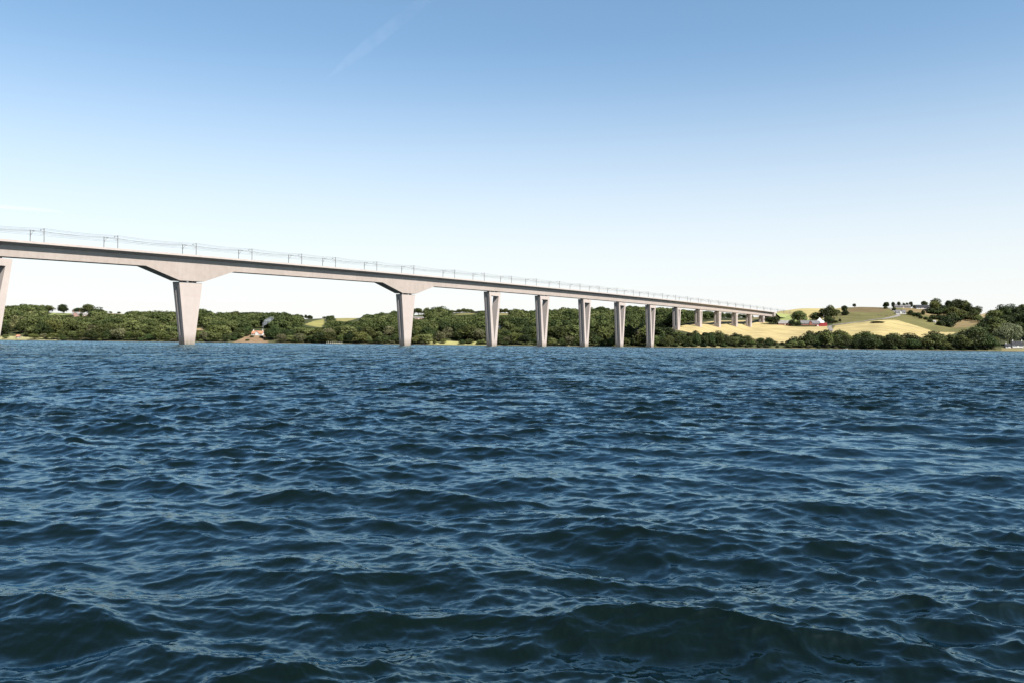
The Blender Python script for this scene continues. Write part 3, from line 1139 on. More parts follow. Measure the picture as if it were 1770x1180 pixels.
# the wood in between reads as one mass
mass = []
tints = []
cheap = [crown_quads(rng, 14, 15, k, 900 // k, .85) for k in (11, 14, 17, 20, 24)]
taken = {}
tries = 0
while tries < 9000:
    tries += 1
    x = random.uniform(-55, 1180)
    t = random.random() ** 1.25
    Y = float(shore(x)) + 58 + 345 * t
    X = xat(x, Y)
    kx, ky = int(X // 9), int(Y // 9)
    rad = 8.5 + 5.0 * (.5 + .5 * math.sin(X * .021 + Y * .017) * math.sin(X * .009 - Y * .013))
    if any((kx + i, ky + j) in taken and (taken[(kx + i, ky + j)][0] - X) ** 2 + (taken[(kx + i, ky + j)][1] - Y) ** 2 < rad ** 2 for i in (-1, 0, 1) for j in (-1, 0, 1)):
        continue
    zg = ground(X, Y)
    px_, yb = pix(X, Y, zg)
    if x > 1140 and (x - 1140) * .6 + 1100 < Y and not (yb < 560 - (x - 1140) * .3): pass
    h = random.choice([random.uniform(8, 13), random.uniform(11, 18), random.uniform(15, 21)])
    w = h * random.uniform(.95, 1.45)
    hs = allowed_h(x, yb, Y, h, w)
    ymax = (yb - np.interp(x, SKX, SKY)) * Y / F
    hs = min(hs, ymax + random.uniform(-3.5, 2.2))
    if hs < 4: continue
    if x > 1138 and bool(inpoly(np.array([x]), np.array([yb]), FIELDS[7][1])[0]): continue
    taken[(kx, ky)] = (X, Y)
    q = cheap[random.randrange(5)].copy()
    a = random.uniform(0, 6.28)
    ca, sa = math.cos(a), math.sin(a)
    wx = w / 14 * (.65 + .35 * hs / h)
    q = np.stack([(q[..., 0] * ca - q[..., 1] * sa) * wx + X, (q[..., 0] * sa + q[..., 1] * ca) * wx + Y, q[..., 2] * hs / 15 + zg], -1)
    mass.append(q)
    pk = min(max(random.random() * .75 + .25 * (math.sin(X * .013 + 1) * math.sin(Y * .02 + X * .007) * .5 + .5) + (.08 if x < 330 else -.06), 0), 1)
    tints.append(np.full(len(q), pk))
# the wood behind the wheat field under the bridge and beside the farm
for _ in range(420):
    x = random.uniform(1150, 1338)
    yb = random.uniform(548, 560.5) if x < 1260 else random.uniform(547.5, 551.2)
    lim = np.interp(x, [1150, 1168, 1200, 1240, 1300, 1340], [572, 562, 556.5, 553, 551.6, 551])
    if yb > lim: continue
    if 1298 < x < 1320 and yb > 546: continue
    p = ghit(x, yb, float(shore(x)) + 60)
    kx, ky = int(p.x // 9), int(p.y // 9)
    if (kx, ky) in taken: continue
    taken[(kx, ky)] = (p.x, p.y)
    h = min(random.uniform(10, 16), (pix(*p)[1] - np.interp(x, SKX, SKY)) * p.y / F)
    if h < 3: continue
    q = cheap[random.randrange(5)].copy()
    w = max(h, 8) * 1.1 / 14
    mass.append(np.stack([q[..., 0] * w + p.x, q[..., 1] * w + p.y, q[..., 2] * h / 15 + p.z], -1))
    tints.append(np.full(len(q), random.random() * .6))
print('mass trees', len(mass))
allq = np.concatenate(mass)
tint = np.repeat(np.concatenate(tints), 4)
mm, nt, bs = new_mat('foliage_wood')
at = N(nt, 'ShaderNodeAttribute', attribute_name='tint')
r_ = N(nt, 'ShaderNodeValToRGB')
r_.color_ramp.elements[0].color = (.018, .028, .009, 1)
r_.color_ramp.elements[1].color = (.096, .096, .042, 1)
e = r_.color_ramp.elements.new(.55); e.color = (.045, .058, .018, 1)
e = r_.color_ramp.elements.new(.85); e.color = (.072, .084, .030, 1)
nt.links.new(at.outputs['Fac'], r_.inputs['Fac'])
nt.links.new(r_.outputs[0], bs.inputs['Base Color'])
leafy(nt, bs, r_.outputs[0])
bs.inputs['Roughness'].default_value = .7
bs.inputs['Specular IOR Level'].default_value = .1
me = quads_mesh('woods', allq, [mm])
a_ = me.attributes.new('tint', 'FLOAT', 'POINT')
a_.data.foreach_set('value', tint.astype(np.float32))
wood = bpy.data.objects.new('woods', me)
COL.objects.link(wood)
tag(wood, 'dense green woods covering the slopes behind the shore trees', 'woods', kind='stuff')

# right hand shore belt: (column, top row, width px)
BELT = [(1146, 566, 16), (1157, 572, 15), (1170, 572, 16), (1183, 576, 15), (1192, 574, 14), (1204, 571, 17), (1217, 573, 15), (1230, 573, 16), (1246, 571, 16), (1257, 577, 13), (1268, 575, 18), (1283, 577, 17),
        (1299, 579, 17), (1313, 583, 15), (1328, 582, 17), (1341, 588, 13), (1353, 590, 13), (1362, 586, 12), (1371, 581, 17), (1384, 580, 15), (1399, 571, 22), (1414, 570, 20), (1430, 568.5, 24), (1449, 569, 24), (1462, 573, 18),
        (1476, 578, 18), (1486, 576, 20), (1500, 571.5, 30), (1516, 577, 20), (1527, 581, 16), (1540, 574.5, 28), (1557, 577, 20), (1573, 575, 28), (1586, 580, 18), (1603, 578, 22), (1619, 571.5, 32), (1635, 582, 20), (1650, 577, 24),
        (1665, 571, 26), (1684, 562, 34), (1703, 570, 28), (1716, 580, 20)]
LM = [(1140, 1250, 'below the short piers'), (1250, 1345, 'below the field at the bridge end'), (1345, 1480, 'below the red barn'), (1480, 1600, 'below the wheat field right of the barn'), (1600, 1800, 'left of the white shore cottage')]


def lmk(x):
    for a, b, t in LM:
        if a <= x < b: return t


for i, (x, yt, wp) in enumerate(BELT):
    s = float(shore(x))
    for row in (0, 1):
        xx = x + (random.uniform(-5, 5) if row else 0)
        Y = s + (random.uniform(11, 17) if row == 0 else random.uniform(24, 36))
        X, Y, zg = gpx(xx, Y)
        yb = pix(X, Y, zg)[1]
        yt2 = yt if row == 1 else yt + random.uniform(3, 9)
        if (hor(x) + 3.4 - yt) < 16 and row == 0: continue
        h = max((yb - yt2) * Y / F, 3.5)
        key = random.choice(['shore', 'shore', 'shore', 'broad', 'lime']) if x < 1390 else random.choice(['shore', 'shore', 'shore', 'broad'])
        wd = wp * Y / F * (1.05 if row == 0 else 1.2)
        tree(key, X, Y, min(wd, h * 1.55), h, f'{KWORD[key]} leafy tree in the shore belt {lmk(x)}', f'{KWORD[key]} shore belt trees {lmk(x)}', z=zg)
# low scrub and reeds along the right hand bank
x = 1150
while x < 1722:
    X, Y, zg = gpx(x, float(shore(x)) + random.uniform(7.5, 12))
    h = random.uniform(2.2, 4.6)
    key = random.choice(['bush', 'bush', 'olive'])
    tree(key, X, Y, h * random.uniform(1.5, 2.4), h, f'low scrub bush on the waterline {lmk(min(x, 1799))}', f'waterline scrub bushes {lmk(min(x, 1799))}', 'bush', 'bush', z=zg)
    x += random.uniform(13, 22)
# big wood at the right edge
for x, yb, yt, wp in [(1706, 572, 545, 26), (1718, 560, 534, 26), (1731, 552, 526, 24), (1746, 550, 525, 24), (1759, 552, 530, 20), (1772, 550, 524, 26), (1722, 575, 548, 28), (1738, 570, 543, 28), (1754, 566, 540, 26), (1760, 577, 556, 20),
                      (1770, 568, 538, 28), (1706, 590, 562, 28), (1722, 590, 560, 26), (1765, 584, 556, 28), (1786, 560, 528, 30), (1788, 585, 550, 34), (1700, 582, 556, 24), (1714, 552, 540, 16), (1782, 588, 562, 24)]:
    key = random.choice(['shore', 'shore', 'broad'])
    tree_px(key, x, yb, yt, wp, f'{KWORD[key]} tree in the thick wood above the white shore cottage', f'{KWORD[key]} trees of the wood above the white cottage')
# the pale tree by the cottage
Xp, Yp, zp = gpx(1745, 1121)
tree('pale', Xp, Yp, 43 * Yp / F, (pix(Xp, Yp, zp)[1] - 561) * Yp / F, 'big pale grey green tree leaning over the white shore cottage', z=zp, name='willow_tree')

# hillside and farm trees, each one known by its place
for key, x, yb, yt, wp, lab in [
    ('broad', 1613, 541, 519, 17, 'left lower tree of the tall pair beside the dark roofed house'),
    ('shore', 1619, 540, 513.5, 22, 'taller domed tree of the pair right of the dark roofed house'),
    ('shore', 1641, 543, 518, 18, 'first tree of the hilltop grove with a ragged crown'),
    ('shore', 1653, 545, 515.5, 24, 'highest tree of the hilltop grove'),
    ('broad', 1665, 547, 519, 20, 'broad tree right of the highest in the hilltop grove'),
    ('shore', 1675, 549, 524, 17, 'sloping right shoulder tree of the hilltop grove'),
    ('broad', 1684, 553, 536, 17, 'lowest tree at the right foot of the hilltop grove'),
    ('broad', 1647, 549, 530, 22, 'leafy tree at the front of the hilltop grove'),
    ('broad', 1660, 551, 536, 22, 'second leafy tree at the front of the hilltop grove'),
    ('broad', 1672, 552, 539, 18, 'third leafy tree at the front of the hilltop grove'),
    ('shore', 1681, 549, 530, 18, 'tree in the thick right part of the hilltop grove'),
    ('broad', 1690, 557, 545, 15, 'low tree at the very right end below the hilltop grove'),
    ('shore', 1668, 554, 543, 18, 'low leafy tree along the lower edge of the hilltop grove'),
    ('broad', 1678, 555, 544, 17, 'low leafy tree at the lower right edge of the hilltop grove'),
    ('shore', 1656, 550, 533, 22, 'dark tree in the middle of the hilltop grove'),
    ('broad', 1637, 547, 534, 15, 'tree at the left front corner of the hilltop grove'),
    ('bush', 1611, 543, 534, 17, 'bushy growth at the foot of the tall pair of hilltop trees'),
    ('bush', 1621, 544, 533, 16, 'dark bushy growth under the taller tree of the hilltop pair'),
    ('bush', 1643, 553, 542, 16, 'dark bush below the front of the hilltop grove'),
    ('bush', 1627, 543, 533, 13, 'low tree joining the tall pair and the hilltop grove'),
    ('shore', 1631, 542, 527, 14, 'small tree filling the gap left of the hilltop grove'),
    ('shore', 1691, 540, 527.5, 15, 'round lone tree on the skyline right of the hilltop grove'),
    ('lime', 1690, 540, 533, 10, 'light green bush under the round skyline tree'),
    ('lone', 1597, 532, 520.5, 11, 'tree rising behind the dark roofed hilltop house'),
    ('lone', 1530.5, 533, 522, 11, 'lone tree beside the top of the hill road'),
    ('bush', 1530, 534, 530, 6, 'dark bush under the lone tree by the hill road'),
    ('lone', 1476, 531, 524.5, 6, 'tiny round lone tree on the bare hill crest'),
    ('lone', 1543, 531, 521.5, 6, 'small tree at the left gable of the grey hilltop house'),
    ('lone', 1553, 530, 521, 6, 'small tree behind the middle of the grey hilltop house'),
    ('conifer', 1561, 532, 522.5, 6, 'pointed bright green tree before the grey hilltop house'),
    ('lone', 1567, 530, 522.5, 5, 'thin tree behind the right part of grey hilltop house'),
    ('lone', 1573.5, 531, 521.5, 7, 'small tree at the right end of the grey hilltop house'),
    ('bush', 1580, 533, 528, 7, 'bush between the grey and dark roofed hilltop houses'),
    ('bush', 1544, 537, 531.5, 7, 'bush left of the white house below the hilltop'),
    ('round', 1381, 561, 536.5, 27, 'large round airy tree left of the farmhouse'),
    ('shore', 1370, 564, 551.5, 16, 'dark bushy tree between shed and farmhouse'),
    ('shore', 1379, 564, 555, 11, 'low dark tree under the large airy farm tree'),
    ('shore', 1330, 560, 547, 16, 'dark tree right under the end of the bridge'),
    ('shore', 1340, 560.5, 545.5, 15, 'dark tree left of the grey shed below bridge end'),
    ('shore', 1410, 556, 538, 21, 'dark wide tree behind the farmhouse roof'),
    ('shore', 1425, 556, 531, 20, 'tall dark tree behind the red barn'),
    ('broad', 1437, 553, 529, 20, 'tallest tree of the farm grove behind the barn'),
    ('shore', 1433, 559, 546, 18, 'dark tree at the right side of the red barn'),
    ('broad', 1446, 545, 535.5, 11, 'small tree between the farm grove and the crest trees'),
    ('lone', 1459, 540, 527.5, 11, 'domed dark tree at the left end of the bare hill'),
    ('bush', 1459, 545, 537, 13, 'bushy tree under the domed dark tree on the hill'),
    ('conifer', 1451.5, 558, 550, 6, 'small pointed tree on the meadow right of the barn'),
    ('bush', 1443, 558, 554, 10, 'low hedge bush on the meadow right of the barn'),
]:
    tree_px(key, x, yb, yt, wp, lab)
# hedges on the slope
for x, yb, yt, wp in [(1563, 542, 538, 7), (1573, 545, 537, 9), (1580, 547, 541, 8), (1586, 549, 540.5, 9), (1592, 551, 546, 8), (1595, 544.5, 537, 6), (1600, 553, 548, 8), (1606, 557, 551, 9)]:
    tree_px('bush', x, yb, yt, wp, 'dark hedge bush in the line below the white hillside house', 'hedge bushes below the white hillside house', cat='bush', name='bush')
for x, yb, yt, wp in [(1614, 552, 545, 14), (1624, 553, 544.5, 14), (1634, 553, 545.5, 14), (1630, 559, 550, 14), (1625, 563, 555, 13), (1636, 564, 551, 15), (1645, 562, 552, 15), (1648, 553, 542, 16), (1655, 557, 549, 14), (1642, 566, 558, 11), (1607, 557, 551, 8)]:
    tree_px('bush', x, yb, yt, wp, 'dark thicket bush on the slope around the small hut', 'thicket bushes around the small hut on the slope', cat='bush', name='bush')
tree_px('bush', 1519, 557.6, 556.0, 26, 'flat dark strip in the middle of the wheat', cat='bush', name='bush')  # bush mesh squashed flat to draw the dark strip in the wheat

for key, x, yb, yt, wp in [('bush', 403, 589, 582, 13), ('shore', 408, 586, 574, 18), ('lime', 417, 583.5, 575, 14), ('bush', 424, 581, 574.5, 11), ('shore', 414, 579, 566, 18), ('shore', 425, 577.5, 563, 20),
                           ('bush', 430, 579, 574, 8), ('lime', 436, 583, 579.5, 8), ('bush', 452, 584, 580, 7), ('bush', 461, 581, 576, 8), ('shore', 466, 586, 566, 18), ('shore', 474, 588, 560, 22), ('bush', 459, 588, 584.5, 8), ('bush', 428, 589, 586, 7)]:
    tree_px(key, x, yb, yt, wp, f'{KWORD[key]} growth around the bare bank below the orange tiled house', f'{KWORD[key]} plants around the bare bank below the orange tiled house', cat='bush' if key == 'bush' else 'tree', name='bush' if key == 'bush' else 'broadleaf_tree')
x = 112.0
while x < 1140:
    if not (400 < x < 470 or 560 < x < 596 or 738 < x < 842):
        X, Y, zg = gpx(x, float(shore(x)) + random.uniform(4.5, 8))
        h = random.uniform(2.0, 4.2)
        tree(random.choice(['bush', 'bush', 'olive', 'lime']), X, Y, h * random.uniform(1.6, 2.6), h, f'low scrub on the waterline {zone(x)}', f'waterline scrub {zone(x)}', 'bush', 'bush', z=zg)
    x += random.uniform(15, 30)

for x, yb, yt, wp in [(124, 549, 544.5, 8), (139.5, 550, 541.5, 6), (155, 549, 541, 10), (134, 551.5, 546.5, 12), (149, 551.5, 546.5, 12), (117, 551, 545, 14)]:
    tree_px('broad', x, yb, yt, wp, 'garden tree in front of the pinkish hilltop houses at left', 'garden trees before the pinkish houses')

for x, yb, yt, wp in [(780, 541, 536, 9), (787, 541, 537, 8), (793, 541.5, 534.5, 10), (800, 541.5, 533.5, 11), (807, 541.2, 534, 11), (814, 541.2, 537, 9), (821, 541.2, 538, 10), (829, 541, 537.5, 11), (858, 541.5, 535, 9), (865, 541, 533.5, 11), (873, 541, 534, 11), (880, 541, 536, 9)]:
    tree_px('broad', x, yb, yt, wp, f'hedge line tree above the hill field {zone(x)}', f'hedge line trees above the hill field {zone(x)}')
proto('spruce', 'leaf_dark', 6, 16, 2, zc=.5, rz=.5, nl=22, per=45, leaf=.5)
for x, yb, yt, wp in [(1034, 546, 529.5, 7), (1041, 546, 531, 6), (1028, 547, 532, 6), (984, 547, 531.5, 7), (1152, 545, 531, 6), (1161, 546, 531.5, 7), (62, 546, 528, 7), (28, 546, 527.5, 6), (346, 551, 534.5, 8), (356, 551, 536, 7),
                      (521, 552, 543, 7), (528, 552, 543.5, 6), (536, 552, 544, 7), (903, 547, 534, 7), (640, 551, 543.5, 7)]:
    tree_px('spruce', x, yb, yt, wp, f'dark narrow tree poking above the wooded skyline {zone(x)}', f'narrow skyline trees {zone(x)}', name='conifer_tree')

# single trees on the far left skyline
tree_px('broad', 107, 541, 525.5, 11, 'lone tree standing apart on the left skyline beside the wood')
tree_px('broad', 150, 542, 526.5, 22, 'big domed tree behind the pink walled house')
tree_px('shore', 133, 541, 532, 13, 'tree rising just left of the domed tree behind pink house')
tree_px('shore', 165, 543, 533, 16, 'tree rising just right of the domed tree behind pink house')

# ------------------------------------------------------------------ houses
def house(name, x, y, L, Dp, hw, hr, rz, wall, roof, label, chim=0, wins=4, dormer=False, gable=False, cat='house', z=None, Y=None):
    p = ghit(x, y) if Y is None else Vector(gpx(x, Y))
    r = empty(name, (p.x, p.y, p.z - .3), rz)
    tag(r, label, cat)
    mb = MB()
    l, d = L / 2, Dp / 2
    mb.add([(-l, -d, 0), (l, -d, 0), (l, d, 0), (-l, d, 0), (-l, -d, hw), (l, -d, hw), (l, d, hw), (-l, d, hw), (-l, 0, hw + hr), (l, 0, hw + hr)],
           [(0, 1, 5, 4), (2, 3, 7, 6), (1, 2, 6, 9, 5), (3, 0, 4, 8, 7), (3, 2, 1, 0), (4, 5, 9, 8), (6, 7, 8, 9)])
    mb.build('wall', wall, r)
    rf = MB()
    o, t = .4, .22
    k = hr / d
    for s in (-1, 1):
        a = [(-l - o, s * (d + o), hw - o * k), (l + o, s * (d + o), hw - o * k), (l + o, 0, hw + hr), (-l - o, 0, hw + hr)]
        a = [(q[0], q[1], q[2] + .02) for q in a]
        b_ = [(q[0], q[1], q[2] + t) for q in a]
        rf.add(a + b_, [(0, 1, 2, 3), (4, 5, 6, 7), (0, 1, 5, 4), (1, 2, 6, 5), (2, 3, 7, 6), (3, 0, 4, 7)])
    ro = rf.build('roof', roof, r)
    for c in range(chim):
        cb = MB()
        cx = (-l + 1.0) if c == 0 else (l - 1.0)
        cb.box((cx, 0, hw + hr + .5), (.9, .9, 2.6))
        cb.box((cx, 0, hw + hr + 1.85), (1.1, 1.1, .2))
        cb.build('chimney', M['white_wall'] if wall is M['white_wall'] else M['brick'], ro)
    for i in range(wins):
        wx = -l + L * (i + .7) / (wins + .4)
        if i == wins // 2:
            db = MB()
            db.box((wx, -d - .04, 1.05), (1.0, .12, 2.1))
            db.build('door', M['wood'], r)
            continue
        fb = MB()
        fb.box((wx, -d - .03, hw * .58), (1.5, .10, 1.45))
        fr = fb.build('window', M['white_wall'], r)
        gb = MB()
        gb.box((wx, -d - .07, hw * .58), (1.25, .08, 1.2))
        gb.build('pane', M['glass'], fr)
    if gable:      # windows in the gable end
        gb = MB()
        gb.box((l + .04, 0, hw * .9), (.08, 1.2, 1.3))
        gb.build('window', M['glass'], r)
    if dormer:
        mb = MB()
        mb.add([(-2.2, -d - .5, 0), (2.2, -d - .5, 0), (2.2, 0, 0), (-2.2, 0, 0), (-2.2, -d - .5, hw + 1.3), (2.2, -d - .5, hw + 1.3), (2.2, 0, hw + 1.3), (-2.2, 0, hw + 1.3), (0, -d - .5, hw + hr * .86), (0, 0, hw + hr * .86)],
               [(0, 1, 5, 8, 4), (1, 2, 6, 5), (3, 0, 4, 7), (2, 3, 7, 9, 6), (4, 8, 9, 7), (5, 6, 9, 8)])
        mb.build('gabled_bay', wall, r)
        rb = MB()
        for s in (-1, 1):
            a = [(s * 2.6, -d - .9, hw + .95), (0, -d - .9, hw + hr * .86 + .05), (0, -.2, hw + hr * .86 + .05), (s * 2.6, -.2, hw + .95)]
            rb.add(a + [(q[0], q[1], q[2] + .2) for q in a], [(0, 1, 2, 3), (4, 5, 6, 7), (0, 1, 5, 4), (1, 2, 6, 5), (2, 3, 7, 6), (3, 0, 4, 7)])
        rb.build('bay_roof', roof, ro)
    return r


R = math.radians
house('farm_shed', 1355.5, 562, 22, 9, 3.0, 4.8, R(-3), M['brick'], M['light_roof'], 'long shed with pale grey roof and red brick walls', wins=5, cat='shed', z=0)
house('farmhouse', 1399.5, 562.5, 31, 9, 3.2, 5.0, R(-4), M['brick'], M['slate'], 'long brick farmhouse with dark slate roof and central gabled bay', chim=1, wins=7, dormer=True)
# red barn with a white tented roof behind it
p = ghit(1420, 564)
r = empty('red_barn', (p.x, p.y, p.z - .3), R(-5))
tag(r, 'low red barn with curved end wall by the farm track', 'barn')
mb = MB()
hb = 7.0
mb.add([(-9.5, -3.5, 0), (8, -3.5, 0), (8, 3.5, 0), (-9.5, 3.5, 0), (-9.5, -3.5, 2.2), (-3.8, -3.5, 2.9), (-2.2, -3.5, 5.6), (6.6, -3.5, 6.0), (8, -3.5, 4.6),
        (-9.5, 3.5, 2.2), (-3.8, 3.5, 2.9), (-2.2, 3.5, 5.6), (6.6, 3.5, 6.0), (8, 3.5, 4.6)],
       [(0, 1, 8, 7, 6, 5, 4), (2, 3, 9, 10, 11, 12, 13), (0, 4, 9, 3), (4, 5, 10, 9), (5, 6, 11, 10), (6, 7, 12, 11), (7, 8, 13, 12), (8, 1, 2, 13), (0, 1, 2, 3)])
mb.build('wall', M['barn_red'], r)
mb = MB(); mb.box((-7.2, -3.6, 1.0), (2.4, .15, 2.0)); mb.build('door', M['white_wall'], r)
p2 = ghit(1420, 562.5)
r = empty('white_tent', (p2.x + .6, p2.y + 12, ground(p2.x, p2.y + 12) - .2), R(-5))
tag(r, 'white peaked marquee roof rising behind the red barn', 'tent')
mb = MB()
n = 12
ring = lambda rad, z: [(rad * 1.25 * math.cos(2 * math.pi * k / n), rad * math.sin(2 * math.pi * k / n), z) for k in range(n)]
rs = [(6.4, 5.4), (4.6, 6.6), (2.4, 8.3), (.9, 10.6), (.25, 11.8)]
vs = sum([ring(a, b) for a, b in rs], [])
fs = [(i * n + k, i * n + (k + 1) % n, (i + 1) * n + (k + 1) % n, (i + 1) * n + k) for i in range(4) for k in range(n)] + [tuple(range(4 * n, 5 * n)), tuple(range(n - 1, -1, -1))]
mb.add(vs, fs)
mb.build('canopy', M['canvas'], r)
mb = MB()
mb.add(ring(6.3, 0) + ring(6.3, 5.38), [(k, (k + 1) % n, n + (k + 1) % n, n + k) for k in range(n)])
mb.build('side_wall', M['canvas'], r)
# flagpole
p3 = ghit(1425.5, 562.5)
r = empty('flagpole', (p3.x, p3.y + 6, ground(p3.x, p3.y + 6)))
tag(r, 'slim white flagpole standing behind the red barn', 'flagpole')
mb = MB(); mb.bar((0, 0, 0), (0, 0, 17.5), .16, 8, .09); mb.build('pole', M['white_wall'], r)
mb = MB(); mb.bar((0, 0, 17.5), (0, 0, 17.9), .18, 8); mb.build('finial', M['white_wall'], r)

house('white_house', 1556, 543, 17, 8, 3.4, 4.0, R(-14), M['white_wall'], M['slate'], 'white house with pale grey roof on the slope below the hilltop', chim=0, wins=5, dormer=True)
house('grey_house', 1558, 532, 31, 9, 3.4, 4.2, R(-4), M['grey_wall'], M['slate'], 'long grey house with pitched roof along the hilltop', chim=2, wins=8)
house('dark_house', 1593, 534.5, 22, 9, 3.0, 4.8, R(-10), M['white_wall'], M['black_roof'], 'white walled house with steep black roof beside the hilltop trees', wins=5)
house('garden_hut', 1614, 557.5, 6.5, 4.5, 2.2, 1.8, R(12), M['grey_wall'], M['light_roof'], 'tiny grey hut among the bushes on the slope', wins=2, cat='hut')
house('roofed_house', 1752, 536, 11, 8, 4.5, 3.5, R(5), M['brick'], M['tile'], 'house with orange tiled roof half hidden in right edge wood', wins=3)
# white cottage on the shore at the right edge
house('shore_cottage', 1758, 600, 12.5, 7.5, 3.8, 4.4, R(-12), M['white_wall'], M['black_roof'], 'white cottage with black roof and chimney on the shore', chim=2, wins=5, gable=True, Y=1107)
house('cottage_outbuilding', 1741.5, 600, 6.0, 5.0, 2.6, 2.8, R(-8), M['white_wall'], M['black_roof'], 'small white outbuilding left of the shore cottage', chim=1, wins=2, Y=1105, cat='outbuilding')
# left hand houses
house('pink_house', 131.5, 547.5, 11.5, 7, 4.2, 3.0, R(6), M['pink_wall'], M['light_roof'], 'pinkish house with pale roof on the left hilltop', chim=2, wins=5, dormer=True)
house('pink_annex', 147.5, 547.5, 7.0, 6, 3.0, 2.6, R(6), M['pink_wall'], M['light_roof'], 'small pinkish annex right of the pink house', wins=3, cat='annex')
house('boat_hut', 32, 584, 4.4, 3.6, 1.9, 1.7, R(-10), M['grey_wall'], M['tile'], 'small hut with orange roof near the left shore', wins=2, cat='hut')
house('tiled_house', 446, 579.5, 14, 7.5, 2.3, 3.2, R(-6), M['white_wall'], M['tile'], 'white house with orange tiled roof and white chimneys above the bare bank', chim=2, wins=5, dormer=True)
house('long_bungalow', 723.5, 552, 16, 7, 2.4, 1.4, R(4), M['pink_wall'], M['light_roof'], 'low long bungalow with flat pale roof on the hill', wins=5)
house('white_hut', 862, 568.5, 4.6, 4, 2.8, 1.8, R(8), M['white_wall'], M['light_roof'], 'small white hut at the wood edge by the first open pier', wins=2, cat='hut')
p = ghit(735.5, 551)
r = empty('chimney_stack', tuple(p))
tag(r, 'slim grey chimney stack standing on the hill beside the bungalow', 'chimney stack')
mb = MB(); mb.bar((0, 0, -1), (0, 0, 10.5), .75, 10, .55); mb.build('shaft', M['grey_wall'], r)
mb = MB(); mb.bar((0, 0, 10.5), (0, 0, 10.9), .7, 10); mb.build('cap', M['slate'], r)

# wooden jetty at the left shore
X, Y, zg = gpx(578, float(shore(578)) - 3)
r = empty('wooden_jetty', (X, Y, 0), R(2))
tag(r, 'low pale wooden jetty on posts along the wooded shore', 'jetty')
mb = MB(); mb.box((0, 0, .95), (19, 1.3, .14)); mb.build('deck', M['wood'], r)
for k in range(9):
    for s in (-1,):
        mb = MB(); mb.bar((-9 + k * 2.25, s * .72, -2), (-9 + k * 2.25 + random.uniform(-.1, .1), s * .72, 1.9 + random.uniform(-.3, .4)), .14, 7)
        mb.build('post', M['wood'], r)

# small white boat moored under the trees
X, Y, zg = gpx(1462, float(shore(1462)) - 6)
r = empty('rowing_boat', (X, Y, 0), R(8))
tag(r, 'small white rowing boat lying close under the dark shore trees', 'boat')
mb = MB()
secs = [(-2.3, .75, .05), (-1.2, .95, -.05), (0, 1.0, -.1), (1.3, .8, -.02), (2.2, .35, .15), (2.7, .03, .35)]
for sx_, hw_, keel in secs:
    mb.v += [(sx_, -hw_, .62 + keel * .3), (sx_, -hw_ * .8, .2), (sx_, 0, keel - .1), (sx_, hw_ * .8, .2), (sx_, hw_, .62 + keel * .3), (sx_, hw_ * .86, .6 + keel * .3), (sx_, 0, .12 + max(keel, 0)), (sx_, -hw_ * .86, .6 + keel * .3)]
for i in range(5):
    for k in range(8):
        mb.f.append((i * 8 + k, i * 8 + (k + 1) % 8, i * 8 + 8 + (k + 1) % 8, i * 8 + 8 + k))
mb.f += [tuple(range(8)), tuple(range(47, 39, -1))]
mb.build('hull', M['white_wall'], r)
for sx_ in (-1.2, .7):
    mb = MB(); mb.box((sx_, 0, .45), (.3, 1.55, .05)); mb.build('thwart', M['wood'], r)

# ------------------------------------------------------------------ farm road
def ribbon(name, pts, wid, label, lift=.22):
    g = []
    for a, b in zip(pts[:-1], pts[1:]):
        pa, pb = ghit(*a), ghit(*b)
        n = max(2, int((pb - pa).length / 6))
        for k in range(n):
            q = pa.lerp(pb, k / n)
            g.append((q.x, q.y))
    g.append((pb.x, pb.y))
    g = np.array(g)
    for _ in range(3):
        g[1:-1] = (g[:-2] + 2 * g[1:-1] + g[2:]) / 4
    mb = MB()
    for i in range(len(g)):
        d = g[min(i + 1, len(g) - 1)] - g[max(i - 1, 0)]
        d = d / (np.linalg.norm(d) + 1e-6)
        nrm = np.array([-d[1], d[0]])
        for s in (-.5, 0, .5):
            q = g[i] + nrm * wid * s
            mb.v.append((q[0], q[1], ground(q[0], q[1]) + lift))
        if i:
            for k in (0, 1):
                a = (i - 1) * 3 + k
                mb.f.append((a, a + 1, a + 4, a + 3))
    o = mb.build(name, M['road'])
    tag(o, label, 'road', kind='structure')


ribbon('road', [(1437, 572), (1434, 567), (1433, 563.5), (1440, 562), (1455, 560.3), (1475, 557.5), (1500, 554.5), (1525, 551.5), (1545, 548), (1553, 545.5), (1551.5, 542), (1545, 537.5), (1540, 534.5), (1535, 531.8)], 6.5,
       'pale farm road winding from the barn up to the hilltop')

